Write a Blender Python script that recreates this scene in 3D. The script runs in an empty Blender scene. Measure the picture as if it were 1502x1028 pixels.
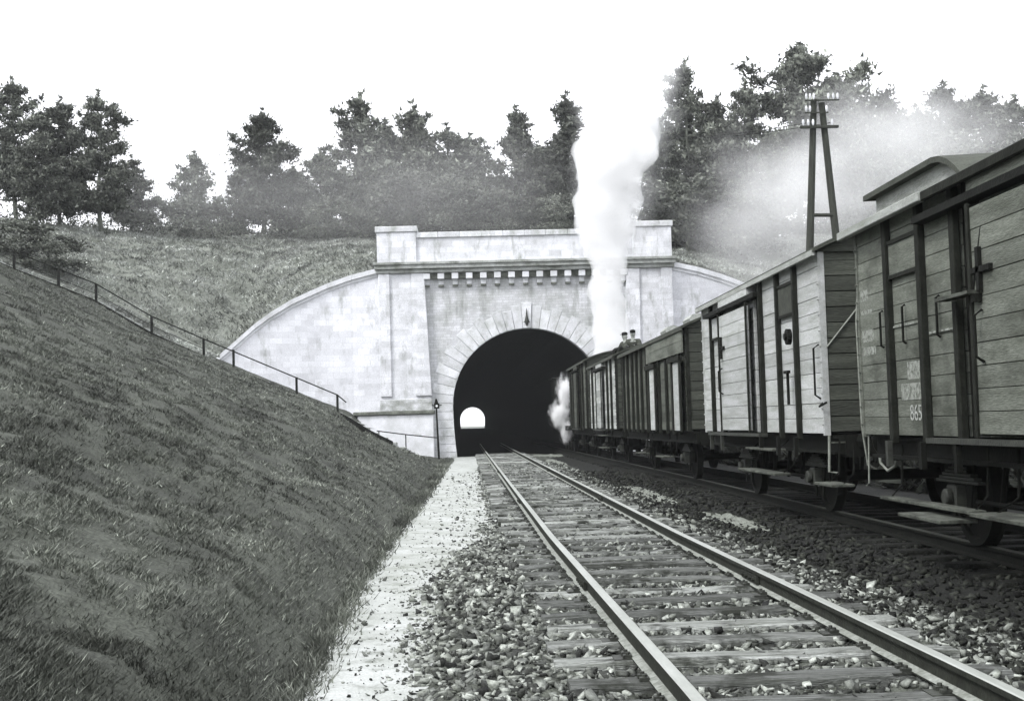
import bpy, bmesh, math, random
import numpy as np
from mathutils import Vector, Matrix, noise as mn

random.seed(7); rng = np.random.default_rng(7)
S = bpy.context.scene
C = S.collection
R = math.radians

# ------------------------------------------------------------------ camera, sky, sun, exposure
CAM_H, FPX = 1.332, 1850.0
YAW, PITCH, ROLL = R(2.04), R(3.35), R(1.6)
fwd = Vector((math.sin(YAW)*math.cos(PITCH), math.cos(YAW)*math.cos(PITCH), math.sin(PITCH)))
r0 = Vector((math.cos(YAW), -math.sin(YAW), 0)); u0 = r0.cross(fwd)
rr = r0*math.cos(ROLL) - u0*math.sin(ROLL); uu = u0*math.cos(ROLL) + r0*math.sin(ROLL)
cam_d = bpy.data.cameras.new('camera'); cam = bpy.data.objects.new('camera', cam_d); C.objects.link(cam)
cam.matrix_world = Matrix(((rr.x, uu.x, -fwd.x, 0), (rr.y, uu.y, -fwd.y, 0), (rr.z, uu.z, -fwd.z, CAM_H), (0, 0, 0, 1)))
cam_d.sensor_width = 36; cam_d.lens = FPX/1502*36; cam_d.clip_start = .1; cam_d.clip_end = 5000
S.camera = cam

SUN_EL, SUN_AZ = R(48), R(-128)          # azimuth clockwise from +Y: behind the camera, to the left
sd = Vector((math.sin(SUN_AZ)*math.cos(SUN_EL), math.cos(SUN_AZ)*math.cos(SUN_EL), math.sin(SUN_EL)))
sl = bpy.data.lights.new('sun', 'SUN'); sl.energy = 1.35; sl.angle = R(14); sl.color = (1, .985, .96)
so = bpy.data.objects.new('sun', sl); C.objects.link(so)
so.rotation_euler = (-sd).to_track_quat('-Z', 'Y').to_euler()

W = bpy.data.worlds.new('World'); S.world = W; W.use_nodes = True
nt = W.node_tree; nt.nodes.clear()
sky = nt.nodes.new('ShaderNodeTexSky'); sky.sky_type = 'NISHITA'; sky.sun_disc = False
sky.sun_elevation = SUN_EL; sky.sun_rotation = SUN_AZ; sky.dust_density = 4; sky.air_density = 1.2
bw = nt.nodes.new('ShaderNodeRGBToBW'); nt.links.new(sky.outputs[0], bw.inputs[0])
lo = nt.nodes.new('ShaderNodeMath'); lo.operation = 'MULTIPLY_ADD'; lo.inputs[1].default_value = .45; lo.inputs[2].default_value = 8.0
nt.links.new(bw.outputs[0], lo.inputs[0])          # an even layer of cloud over the sky
tint = nt.nodes.new('ShaderNodeCombineColor')
for i, k in enumerate((.965, .98, 1.03)):
    m_ = nt.nodes.new('ShaderNodeMath'); m_.operation = 'MULTIPLY'; m_.inputs[1].default_value = k
    nt.links.new(lo.outputs[0], m_.inputs[0]); nt.links.new(m_.outputs[0], tint.inputs[i])
bg = nt.nodes.new('ShaderNodeBackground'); bg.inputs[1].default_value = .115
nt.links.new(tint.outputs[0], bg.inputs[0])
wo = nt.nodes.new('ShaderNodeOutputWorld'); nt.links.new(bg.outputs[0], wo.inputs[0])

vs = S.view_settings; S.display_settings.display_device = 'sRGB'
vs.view_transform = 'Standard'; vs.look = 'None'; vs.exposure = 0.92; vs.gamma = 1; vs.use_curve_mapping = False
S.cycles.volume_bounces = 5; S.cycles.max_bounces = 8; S.cycles.diffuse_bounces = 3
S.cycles.volume_step_rate = 2.0; S.cycles.volume_max_steps = 64; S.cycles.transparent_max_bounces = 8

# ------------------------------------------------------------------ helpers
def pt(px, py, Y):
    """world point seen at photo pixel (px, py) at distance Y along the track (used while measuring)"""
    d = rr*((px-751)/FPX) + uu*((514-py)/FPX) + fwd
    t = Y/d.y
    return Vector((d.x*t, Y, CAM_H + d.z*t))

def gray(v):
    """the photograph is toned: olive blacks, bluish whites"""
    t = min(1, max(0, v/.6))
    return (v*(.93*(1-t)+.975*t), v*(1.02*(1-t)+.985*t), v*(.80*(1-t)+1.03*t), 1)

def nd(t, kind, **kw):
    n = t.nodes.new(kind)
    for k, v in kw.items(): setattr(n, k, v)
    return n

def material(name, a, b, scale=3.0, rough=.85, bump=.25, bscale=40.0, fine=.25, rand=0.0, stretch=(1, 1, 1), spec=.25,
             brick=None, stain=None, lo=.3, hi=.7, metallic=0.0, attr=None):
    m = bpy.data.materials.new(name); m.use_nodes = True; t = m.node_tree; t.nodes.clear()
    out = nd(t, 'ShaderNodeOutputMaterial'); p = nd(t, 'ShaderNodeBsdfPrincipled')
    t.links.new(p.outputs[0], out.inputs[0])
    p.inputs['Roughness'].default_value = rough; p.inputs['Specular IOR Level'].default_value = spec
    p.inputs['Metallic'].default_value = metallic
    tc = nd(t, 'ShaderNodeTexCoord'); mp = nd(t, 'ShaderNodeMapping'); mp.inputs['Scale'].default_value = stretch
    geo = nd(t, 'ShaderNodeNewGeometry')
    t.links.new(geo.outputs['Position'], mp.inputs[0])
    n1 = nd(t, 'ShaderNodeTexNoise'); n1.inputs['Scale'].default_value = scale; n1.inputs['Detail'].default_value = 6; n1.inputs['Roughness'].default_value = .62
    t.links.new(mp.outputs[0], n1.inputs[0])
    cr = nd(t, 'ShaderNodeValToRGB'); cr.color_ramp.elements[0].position = lo; cr.color_ramp.elements[1].position = hi
    cr.color_ramp.elements[0].color = gray(a); cr.color_ramp.elements[1].color = gray(b)
    t.links.new(n1.outputs[0], cr.inputs[0]); col = cr.outputs[0]
    n2 = nd(t, 'ShaderNodeTexNoise'); n2.inputs['Scale'].default_value = bscale; n2.inputs['Detail'].default_value = 4
    t.links.new(mp.outputs[0], n2.inputs[0])
    def mult(col, fac, amt):       # col * (1 + (fac-.5)*2*amt)
        ma = nd(t, 'ShaderNodeMath', operation='MULTIPLY_ADD'); ma.inputs[1].default_value = 2*amt; ma.inputs[2].default_value = 1-amt
        t.links.new(fac, ma.inputs[0])
        vm = nd(t, 'ShaderNodeVectorMath', operation='SCALE'); t.links.new(col, vm.inputs[0]); t.links.new(ma.outputs[0], vm.inputs['Scale'])
        return vm.outputs[0]
    if fine: col = mult(col, n2.outputs[0], fine*2)
    if rand:
        oi = nd(t, 'ShaderNodeObjectInfo'); col = mult(col, oi.outputs['Random'], rand)
    if attr:
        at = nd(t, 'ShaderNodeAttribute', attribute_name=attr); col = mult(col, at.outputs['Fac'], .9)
    h = n2.outputs[0]
    if stain:                      # (colour, scale, stretch, threshold lo, hi)
        mp2 = nd(t, 'ShaderNodeMapping'); mp2.inputs['Scale'].default_value = stain[2]; t.links.new(geo.outputs['Position'], mp2.inputs[0])
        n3 = nd(t, 'ShaderNodeTexNoise'); n3.inputs['Scale'].default_value = stain[1]; n3.inputs['Detail'].default_value = 7; n3.inputs['Roughness'].default_value = .65
        t.links.new(mp2.outputs[0], n3.inputs[0])
        c3 = nd(t, 'ShaderNodeMapRange'); c3.inputs[1].default_value = stain[3]; c3.inputs[2].default_value = stain[4]
        t.links.new(n3.outputs[0], c3.inputs[0])
        mx = nd(t, 'ShaderNodeMix', data_type='RGBA'); mx.inputs[7].default_value = gray(stain[0])
        t.links.new(c3.outputs[0], mx.inputs[0]); t.links.new(col, mx.inputs[6]); col = mx.outputs[2]
    if brick:                      # (width, height, mortar, colour factor) on the XZ plane
        sx = nd(t, 'ShaderNodeSeparateXYZ'); t.links.new(geo.outputs['Position'], sx.inputs[0])
        cx = nd(t, 'ShaderNodeCombineXYZ'); t.links.new(sx.outputs[0], cx.inputs[0]); t.links.new(sx.outputs[2], cx.inputs[1])
        br = nd(t, 'ShaderNodeTexBrick'); br.inputs['Scale'].default_value = 1; br.inputs['Brick Width'].default_value = brick[0]
        br.inputs['Row Height'].default_value = brick[1]; br.inputs['Mortar Size'].default_value = brick[2]; br.inputs['Mortar Smooth'].default_value = .3
        br.inputs['Color1'].default_value = (1, 1, 1, 1); br.inputs['Color2'].default_value = (.8, .8, .8, 1); br.inputs['Mortar'].default_value = (brick[3],)*3+(1,)
        t.links.new(cx.outputs[0], br.inputs[0])
        vm = nd(t, 'ShaderNodeVectorMath', operation='MULTIPLY'); t.links.new(col, vm.inputs[0]); t.links.new(br.outputs[0], vm.inputs[1]); col = vm.outputs[0]
        bb = nd(t, 'ShaderNodeRGBToBW'); t.links.new(br.outputs[0], bb.inputs[0])
        ad = nd(t, 'ShaderNodeMath', operation='ADD'); t.links.new(h, ad.inputs[0]); t.links.new(bb.outputs[0], ad.inputs[1]); h = ad.outputs[0]
    t.links.new(col, p.inputs['Base Color'])
    if bump:
        bp = nd(t, 'ShaderNodeBump'); bp.inputs['Strength'].default_value = bump; bp.inputs['Distance'].default_value = .03
        t.links.new(h, bp.inputs['Height']); t.links.new(bp.outputs[0], p.inputs['Normal'])
    return m

def volume(name, dens, col=(1, 1, 1), aniso=.0, soft=None):
    m = bpy.data.materials.new(name); m.use_nodes = True; t = m.node_tree; t.nodes.clear()
    out = nd(t, 'ShaderNodeOutputMaterial'); v = nd(t, 'ShaderNodeVolumePrincipled'); t.links.new(v.outputs[0], out.inputs['Volume'])
    v.inputs['Color'].default_value = (*col, 1); v.inputs['Density'].default_value = dens; v.inputs['Anisotropy'].default_value = aniso
    if soft:                       # noise broken ellipsoid, dense at its heart; soft = noise scale
        tc = nd(t, 'ShaderNodeTexCoord'); ln = nd(t, 'ShaderNodeVectorMath', operation='LENGTH'); t.links.new(tc.outputs['Object'], ln.inputs[0])
        n = nd(t, 'ShaderNodeTexNoise'); n.inputs['Scale'].default_value = soft; n.inputs['Detail'].default_value = 3; t.links.new(tc.outputs['Object'], n.inputs[0])
        a = nd(t, 'ShaderNodeMath', operation='MULTIPLY_ADD'); a.inputs[1].default_value = 2.2; a.inputs[2].default_value = -.25; t.links.new(n.outputs[0], a.inputs[0])
        b = nd(t, 'ShaderNodeMath', operation='SUBTRACT'); t.links.new(a.outputs[0], b.inputs[0]); t.links.new(ln.outputs['Value'], b.inputs[1])
        c = nd(t, 'ShaderNodeMath', operation='MULTIPLY', use_clamp=True); c.inputs[1].default_value = 1.6; t.links.new(b.outputs[0], c.inputs[0])
        # fades to nothing at the rim
        e = nd(t, 'ShaderNodeMapRange'); e.inputs[1].default_value = .98; e.inputs[2].default_value = .45; t.links.new(ln.outputs['Value'], e.inputs[0])
        f = nd(t, 'ShaderNodeMath', operation='MULTIPLY'); t.links.new(c.outputs[0], f.inputs[0]); t.links.new(e.outputs[0], f.inputs[1])
        g = nd(t, 'ShaderNodeMath', operation='MULTIPLY'); g.inputs[1].default_value = dens; t.links.new(f.outputs[0], g.inputs[0])
        t.links.new(g.outputs[0], v.inputs['Density'])
    return m

class MB:
    def __init__(s): s.v = []; s.f = []
    def add(s, v, f):
        o = len(s.v); s.v += [tuple(x) for x in v]; s.f += [tuple(i+o for i in q) for q in f]; return s
    def box(s, x0, x1, y0, y1, z0, z1):
        return s.add([(x0, y0, z0), (x1, y0, z0), (x1, y1, z0), (x0, y1, z0), (x0, y0, z1), (x1, y0, z1), (x1, y1, z1), (x0, y1, z1)],
                     [(0, 3, 2, 1), (4, 5, 6, 7), (0, 1, 5, 4), (1, 2, 6, 5), (2, 3, 7, 6), (3, 0, 4, 7)])
    def tube(s, pts, rad, n=8, caps=True):
        pts = [Vector(p) for p in pts]; rad = rad if isinstance(rad, (list, tuple)) else [rad]*len(pts)
        o = len(s.v)
        for i, p in enumerate(pts):
            d = (pts[min(i+1, len(pts)-1)]-pts[max(i-1, 0)]).normalized()
            a = Vector((0, 0, 1)) if abs(d.z) < .9 else Vector((1, 0, 0))
            e1 = d.cross(a).normalized(); e2 = d.cross(e1)
            for k in range(n):
                t = 2*math.pi*k/n; s.v.append(tuple(p+(e1*math.cos(t)+e2*math.sin(t))*rad[i]))
        for i in range(len(pts)-1):
            for k in range(n):
                k2 = (k+1) % n; s.f.append((o+i*n+k, o+i*n+k2, o+(i+1)*n+k2, o+(i+1)*n+k))
        if caps:
            s.f.append(tuple(o+k for k in range(n))[::-1]); s.f.append(tuple(o+(len(pts)-1)*n+k for k in range(n)))
        return s
    def loft(s, secs, close=True, caps=True):
        """sections: lists of equally many points, joined in order"""
        o = len(s.v); n = len(secs[0])
        for q in secs: s.v += [tuple(p) for p in q]
        for i in range(len(secs)-1):
            for k in range(n if close else n-1):
                k2 = (k+1) % n; s.f.append((o+i*n+k, o+i*n+k2, o+(i+1)*n+k2, o+(i+1)*n+k))
        if caps and close:
            s.f.append(tuple(o+k for k in range(n))[::-1]); s.f.append(tuple(o+(len(secs)-1)*n+k for k in range(n)))
        return s
    def mesh(s, name, mat=None, bevel=0, smooth=False):
        me = bpy.data.meshes.new(name); me.from_pydata(s.v, [], s.f); 
        bm = bmesh.new(); bm.from_mesh(me); bmesh.ops.recalc_face_normals(bm, faces=bm.faces)
        if bevel: bmesh.ops.bevel(bm, geom=bm.edges[:], offset=bevel, segments=1, affect='EDGES', clamp_overlap=True)
        bm.to_mesh(me); bm.free()
        if mat: me.materials.append(mat)
        if smooth: me.polygons.foreach_set('use_smooth', [True]*len(me.polygons))
        return me
    def build(s, name, mat, parent=None, loc=None, bevel=0, smooth=False):
        return link(name, s.mesh(name, mat, bevel, smooth), parent, loc)

def link(name, me, parent=None, loc=None, rot=None):
    o = bpy.data.objects.new(name, me); C.objects.link(o)
    if parent: o.parent = parent
    if loc is not None: o.location = loc
    if rot is not None: o.rotation_euler = rot
    return o

def tag(o, label=None, cat=None, group=None, kind=None):
    for k, v in (('label', label), ('category', cat), ('group', group), ('kind', kind)):
        if v: o[k] = v
    return o

def thing(name, label, cat, loc=(0, 0, 0), rz=0, group=None):
    o = bpy.data.objects.new(name, None); C.objects.link(o); o.location = loc; o.rotation_euler = (0, 0, rz)
    return tag(o, label, cat, group)

def np_mesh(name, v, tris, mat, attr=None):
    me = bpy.data.meshes.new(name); v = np.asarray(v, np.float32).reshape(-1, 3); tris = np.asarray(tris, np.int32)
    k = tris.shape[1]
    me.vertices.add(len(v)); me.vertices.foreach_set('co', v.ravel())
    me.loops.add(tris.size); me.loops.foreach_set('vertex_index', tris.ravel())
    me.polygons.add(len(tris)); me.polygons.foreach_set('loop_start', np.arange(0, tris.size, k, dtype=np.int32))
    me.polygons.foreach_set('loop_total', np.full(len(tris), k, dtype=np.int32))
    me.update(calc_edges=True)
    if attr is not None:
        a = me.attributes.new('tone', 'FLOAT', 'FACE'); a.data.foreach_set('value', np.asarray(attr, np.float32))
    if mat: me.materials.append(mat)
    return me

def interp(x, xs, ys): return float(np.interp(x, xs, ys))
def fbm(x, y, z=0, o=4): return mn.fractal(Vector((x, y, z)), 1.0, 2.0, o)

# ------------------------------------------------------------------ materials
M = {}
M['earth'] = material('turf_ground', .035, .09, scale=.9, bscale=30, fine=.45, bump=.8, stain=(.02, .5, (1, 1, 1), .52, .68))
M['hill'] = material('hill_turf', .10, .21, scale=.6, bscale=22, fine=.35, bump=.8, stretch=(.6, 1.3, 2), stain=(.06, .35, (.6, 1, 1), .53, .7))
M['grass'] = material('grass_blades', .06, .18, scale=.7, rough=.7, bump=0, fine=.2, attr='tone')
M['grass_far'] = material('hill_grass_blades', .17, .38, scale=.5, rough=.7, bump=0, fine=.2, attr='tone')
M['path'] = material('sandy_path', .26, .44, scale=1.6, bscale=60, fine=.22, bump=.5, stain=(.13, 5, (1, 1, 1), .55, .72))
M['sand'] = material('sand_spill', .13, .24, scale=3, bscale=50, fine=.3, bump=.6, stain=(.08, 5, (1, 1, 1), .5, .66))
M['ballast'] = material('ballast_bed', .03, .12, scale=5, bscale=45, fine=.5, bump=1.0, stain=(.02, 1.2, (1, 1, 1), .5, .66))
M['ballast_dark'] = material('wagon_shade_ballast', .004, .014, scale=4, bscale=40, fine=.5, bump=1.0)  # dark ballast, its colour deepened for the shade under the wagons
M['stone'] = material('ballast_stone', .06, .30, scale=9, bscale=60, fine=.3, bump=.3, rand=.5, attr='tone')
M['stone_dark'] = material('wagon_shade_stone', .005, .034, scale=6, bscale=60, fine=.3, bump=.3, attr='tone')  # dark stones, likewise deepened in colour for the wagons' shade
M['sleeper'] = material('weathered_sleeper', .09, .40, scale=2.2, bscale=18, fine=.5, bump=.9, rand=.55, stretch=(.6, 14, 9), stain=(.035, 2.5, (1, 1.6, 1), .48, .62))
M['rail_side'] = material('rusty_rail_web', .015, .035, scale=8, rough=.8, bump=.2, spec=.15)
M['rail_top'] = material('polished_rail_head', .22, .36, scale=2, rough=.42, bump=.05, fine=.1, spec=.6, stretch=(1, .2, 1))
M['plate'] = material('rail_foot_plate', .16, .3, scale=10, rough=.7, bump=.3)
M['iron'] = material('black_iron', .004, .011, scale=8, rough=.75, bump=.2, spec=.12)
M['iron_grey'] = material('worn_iron', .012, .045, scale=8, rough=.6, bump=.3, spec=.4)
M['hose'] = material('pale_hose', .14, .24, scale=12, rough=.6, bump=.1)
M['portal'] = material('whitewashed_masonry', .56, .82, scale=1.3, bscale=25, fine=.2, bump=.5, brick=(.62, .3, .012, .82),
                       stain=(.24, 1.5, (1.8, 1, .6), .54, .8))
M['spandrel'] = material('spandrel_brickwork', .46, .72, scale=1.1, bscale=25, fine=.22, bump=.6, brick=(.34, .14, .012, .74),
                         stain=(.24, 1.1, (1.8, 1, .45), .48, .78))
M['dressed'] = material('dressed_stone', .46, .70, scale=1.8, bscale=30, fine=.22, bump=.5, rand=.1, stain=(.22, 1.5, (1, 1, .6), .52, .76))
M['coping'] = material('coping_stone', .52, .76, scale=1.5, bscale=30, fine=.15, bump=.4, rand=.08, stain=(.3, 2.0, (.7, 1, 1), .6, .78))
M['ledge'] = material('dark_ledge', .07, .2, scale=2, bscale=20, fine=.3, bump=.5)  # darker stone for ledges, corbel band and corbel toes
M['cornice'] = material('stained_cornice', .2, .46, scale=1.6, bscale=25, fine=.25, bump=.4, stain=(.12, 2.2, (.6, 1, 1), .5, .7))
M['foot'] = material('smudged_plinth', .25, .62, scale=1.8, bscale=25, fine=.25, bump=.4, stain=(.16, 1.5, (.6, 1, 1), .45, .7))
M['wing'] = material('wing_wall_render', .66, .84, scale=.7, bscale=22, fine=.14, bump=.4, brick=(.62, .3, .010, .82),
                     stain=(.28, 1.0, (1.6, 1, .7), .56, .8))
M['soot'] = material('sooty_lining', .006, .014, scale=.5, bscale=15, fine=.3, bump=.5)
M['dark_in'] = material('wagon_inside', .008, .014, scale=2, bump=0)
M['wood_w1'] = material('grey_wagon_boards', .09, .18, scale=1.6, bscale=20, fine=.35, bump=.3, rand=.16, stretch=(6, .7, 6), rough=.8, spec=.1, stain=(.04, 1.6, (1, .5, .8), .52, .72))
M['wood_w2'] = material('pale_wagon_boards', .30, .50, scale=1.6, bscale=20, fine=.25, bump=.5, rand=.15, stretch=(6, .7, 6), rough=.7, stain=(.2, 1.8, (1, .6, .35), .58, .76))
M['wood_w3'] = material('sooty_wagon_boards', .05, .11, scale=1.5, bscale=18, fine=.35, bump=.4, rand=.3, stretch=(6, .7, 6), rough=.75, stain=(.03, 1.2, (1, .6, .35), .5, .7))
M['wood_w4'] = material('chalky_wagon_boards', .24, .46, scale=1.5, bscale=18, fine=.3, bump=.4, rand=.3, stretch=(6, .7, 6))
M['wood_end'] = material('end_boards', .035, .08, scale=1.5, bscale=18, fine=.35, bump=.5, rand=.3, stretch=(.7, 6, 6))
M['post'] = material('wagon_post_paint', .009, .022, scale=6, bump=.2, rough=.8, spec=.1)
M['roof'] = material('tarred_roof', .035, .075, scale=3, bump=.4)
M['fascia'] = material('pale_fascia_board', .22, .4, scale=3, bscale=30, bump=.4, stretch=(4, .6, 4))
M['white_mark'] = material('chalk_white', .2, .32, scale=20, bscale=90, fine=.5, bump=0, stain=(.10, 22, (1, 1, 1), .44, .62))
M['chalk'] = material('chalk_number', .24, .38, scale=20, bscale=90, fine=.5, bump=0)
M['step'] = material('worn_step_board', .035, .13, scale=4, bscale=30, bump=.6, stretch=(5, .8, 5), stain=(.03, 3, (1, 1, 1), .46, .62))
M['timber'] = material('tarred_pole_timber', .018, .05, scale=2, bscale=20, bump=.4, stretch=(5, 5, .6))
M['bark'] = material('pine_bark', .05, .12, scale=3, bscale=18, bump=.5)
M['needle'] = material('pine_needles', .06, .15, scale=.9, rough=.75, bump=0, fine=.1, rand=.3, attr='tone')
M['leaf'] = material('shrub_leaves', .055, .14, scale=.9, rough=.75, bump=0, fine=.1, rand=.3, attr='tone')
M['weed'] = material('shade_toned_weeds', .012, .04, scale=.9, bump=0, fine=.1, attr='tone')  # near-black leaf colour stands in for shade behind the wagons
M['cloth'] = material('dark_coat', .03, .06, scale=12, bump=.2)
M['skin'] = material('skin', .3, .36, scale=12, bump=0)
M['white'] = material('white_enamel', .7, .8, scale=12, bump=0)

#@@TERRAIN
# ------------------------------------------------------------------ terrain
NX = [-400, -60, -34, -26, -20.9, -16.9, -14.4, -12.05, -5.9, -1.75, -1.15, 8.7, 12, 20, 30, 60, 400]
NZ = [22, 17, 14.6, 11.6, 9.14, 7.45, 5.95, 4.85, 2.12, .22, -.30, -.30, 1.4, 5.4, 10, 16, 22]
FX = [-400, -60, -34, -26, -20.9, -16.9, -14.4, -12.05, -5.9, -4.3, -3.0, -1.15, 8.7, 12, 20, 30, 60, 400]
FZ = [22, 17, 14.6, 11.6, 9.14, 7.45, 5.95, 4.85, 2.05, .7, .0, -.30, -.30, 1.4, 5.4, 10, 16, 22]
def cut_z(x, y):
    t = min(1, max(0, (y-46)/10)); z = interp(x, NX, NZ)*(1-t)+interp(x, FX, FZ)*t
    w = min(1, max(0, (-1.15-x)/1.0, (x-8.7)/1.0))
    z += w*(.20*fbm(x*.35, y*.22)+.13*fbm(x*1.3, y*.9, 3)+.03*fbm(x*4, y*3, 6))*(1-.5*t)
    if x < -1.15: z += w*.0
    if y > 57.4 and x < -3: z -= .28*min(1, (y-57.4)/.3)*(1 if y < 60 else max(0, 1-(y-60)/2))
    return z
PX = [-400, -60, -34, -26, -20.9, -16.9, -14.4, -12.3, -11.1, -8.8, -7, -4.6, -4.3, 10.6, 10.9, 13.2, 15, 17.3, 18.6, 27, 60, 400]
PZ = [22, 17, 14.6, 11.6, 9.3, 7.6, 6.1, 5.0, 5.85, 7.5, 8.35, 9.05, 9.6, 9.6, 9.05, 8.35, 7.5, 5.85, 5.0, 9.3, 16, 22]
def hill_z(x, y):
    p = interp(x, PX, PZ); h = interp(x, [-400, -60, -30, -12, 3, 12, 25, 60, 400], [24, 18, 15.6, 14.6, 14.0, 13.6, 13.8, 17, 24])
    t = min(1, max(0, (y-64.8)/22)); t = t*(1.35-.35*t) if t < 1 else 1
    z = p*(1-t)+max(h, p)*t
    return z + min(1, (y-64.8)/5)*(.35*fbm(x*.16, y*.16)+.12*fbm(x*.8, y*.8, 5)) + (0.01*(y-87) if y > 87 else 0)

def grid(name, xs, ys, fz, mat):
    v = [(x, y, fz(x, y)) for y in ys for x in xs]; n = len(xs)
    f = [(j*n+i, j*n+i+1, (j+1)*n+i+1, (j+1)*n+i) for j in range(len(ys)-1) for i in range(n-1)]
    me = bpy.data.meshes.new(name); me.from_pydata(v, [], f); me.materials.append(mat)
    me.polygons.foreach_set('use_smooth', [True]*len(f)); return tag(link(name, me), kind='structure')

def merge(*a): return sorted(set(round(float(q), 3) for b in a for q in b))
xs = merge([-400, -200, -100, -60, -45], np.arange(-36, -9, .5), np.arange(-9, -1.3, .25), [-1.15, 8.7], np.arange(9.2, 20, .8), [22, 26, 30, 40, 60, 120, 400])
ys = merge(np.arange(-12, 20, .4), np.arange(20, 56, .8), np.arange(56, 64.9, .35), [64.8])
grid('ground', xs, ys, cut_z, M['earth'])
xs = merge([-400, -200, -100, -60], np.arange(-46, 40, .8), PX[1:-1], [40, 60, 120, 400])
ys = merge(np.arange(64.8, 92, .8), np.arange(92, 130, 4), [160, 220, 300, 398])
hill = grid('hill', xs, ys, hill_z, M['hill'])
grid('far_plain', [-400, -100, 0, 100, 400], [398, 500, 900, 1500], lambda x, y: .55, M['hill'])

# light trodden path beside the track
def path_left(y): return interp(y, [0, 8, 12, 18, 24, 32, 60, 66], [-1.05, -1.12, -1.2, -1.22, -1.14, -1.1, -.98, -.95])
def bed_left(y): return interp(y, [0, 5, 8, 13, 15.5, 18, 22, 66], [-.35, -.42, -.46, -.5, -.25, .12, .27, .3])
v = []; f = []; n = 14; ys = np.arange(1, 65.5, .18)
for j, y in enumerate(ys):
    a = path_left(y)-.02+.26*fbm(y*.8, 4)+.12*fbm(y*5, 9); b = bed_left(y)+.5
    for i in range(n):
        u = i/(n-1); x = a+(b-a)*u; v.append((x, y, (-.262 if 0 < i else -.33)+.012*fbm(x*4, y*4)))
for j in range(len(ys)-1):
    for i in range(n-1): f.append((j*n+i, j*n+i+1, (j+1)*n+i+1, (j+1)*n+i))
me = bpy.data.meshes.new('footpath'); me.from_pydata(v, [], f); me.materials.append(M['path']); me.polygons.foreach_set('use_smooth', [True]*len(f))
tag(link('footpath', me), kind='structure')

# ballast bed
TRK = ([0, 6, 15, 24, 66, 100], [1.83, 1.817, 1.70, 1.67, 1.56, 1.5])
def track_x(y): return interp(y, *TRK)
def bed_z(x, y):
    l = bed_left(y)+.12*fbm(y*.9, 2)+.08*fbm(y*4, 7)
    e = (x-l)/.35; s = min(1, max(0, e))
    z = -.34+.15*s
    mid = math.exp(-((x-3.95)/.55)**2)
    tx = abs(x-track_x(y)); z -= .012*min(1, max(0, (1.45-tx)/.3))
    return z-.05*mid+.022*fbm(x*5, y*5, 1)+.02*fbm(x*14, y*14, 2)
xs = np.concatenate([np.arange(-.75, 4.6, .08), np.arange(4.6, 8.9, .3)]); ys = np.concatenate([np.arange(1.5, 16, .08), np.arange(16, 64.8, .25)])
v = np.array([(x, y, bed_z(x, y)) for y in ys for x in xs]); n = len(xs)
q = np.arange(len(ys)-1)[:, None]*n+np.arange(n-1)[None, :]; q = q.ravel()
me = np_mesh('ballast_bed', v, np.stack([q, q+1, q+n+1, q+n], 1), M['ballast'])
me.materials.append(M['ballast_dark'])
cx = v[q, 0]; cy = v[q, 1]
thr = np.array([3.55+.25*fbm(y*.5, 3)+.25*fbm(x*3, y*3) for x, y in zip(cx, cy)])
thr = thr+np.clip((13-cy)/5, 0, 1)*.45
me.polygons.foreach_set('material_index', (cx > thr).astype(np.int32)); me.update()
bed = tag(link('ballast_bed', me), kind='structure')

# stones of the ballast: icosahedra knocked about
ico = bmesh.new(); bmesh.ops.create_icosphere(ico, subdivisions=1, radius=1)
ico.free()
IV = np.array([(x, y, z) for z in (-.6, .6) for x, y in ((-.7, -.6), (.7, -.6), (.6, .7), (-.6, .65))])
IF = np.array([(0, 2, 1), (0, 3, 2), (4, 5, 6), (4, 6, 7), (0, 1, 5), (0, 5, 4), (1, 2, 6), (1, 6, 5), (2, 3, 7), (2, 7, 6), (3, 0, 4), (3, 4, 7)])
def stones(name, P, size, mat):
    N = len(P); s = size[:, None, None]*(.45+.95*rng.random((N, 1, 3)))*np.array([1, 1, .7])
    a = rng.random(N)*6.283; V = (IV[None]*(.6+.75*rng.random((N, 8, 1)))+.15*rng.standard_normal((N, 8, 3)))*s*.56
    c, d = np.cos(a)[:, None], np.sin(a)[:, None]; til = (rng.random((N, 1))-.5)*1.8
    z = V[..., 2]+V[..., 0]*til
    V = np.stack([V[..., 0]*c-V[..., 1]*d, V[..., 0]*d+V[..., 1]*c, z], -1)+P[:, None]
    F = (IF[None]+(np.arange(N)*8)[:, None, None]).reshape(-1, 3)
    return np_mesh(name, V.reshape(-1, 3), F, mat, np.repeat(rng.random(N)**1.6, len(IF)))
def scatter(n, xr, yr, smin, smax, keep=lambda x, y: True, dz=.0):
    P = []; Z = []
    while len(P) < n:
        y = yr[0]*(yr[1]/yr[0])**random.random(); x = random.uniform(*xr)
        if x < bed_left(y)+.15*fbm(y*1.1, 8)-(.12 if random.random() < .15 else 0) or not keep(x, y): continue
        if abs(x-track_x(y)) < 1.3 and random.random() < .2: continue
        s = random.uniform(smin, smax)*(1+.02*(y-6))
        P.append((x, y, max(-.27, bed_z(x, y))+s*.15+dz)); Z.append(s)
    return np.array(P), np.array(Z)
def light_zone(x, y): return x < 3.35+.25*fbm(x*2, y*2)+min(1, max(0, (13-y)/5))*.5
P, Z = scatter(18500, (-.75, 4.1), (4.5, 17), .02, .062, light_zone)
tag(link('ballast_gravel', stones('ballast_gravel', P, Z, M['stone']), bed), kind='stuff')
P, Z = scatter(7000, (0, 3.6), (14, 48), .035, .065, light_zone)
tag(link('ballast_gravel', stones('ballast_gravel', P, Z, M['stone']), bed), kind='stuff')
P, Z = scatter(8000, (3.0, 5.3), (5, 40), .03, .065)
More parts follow.
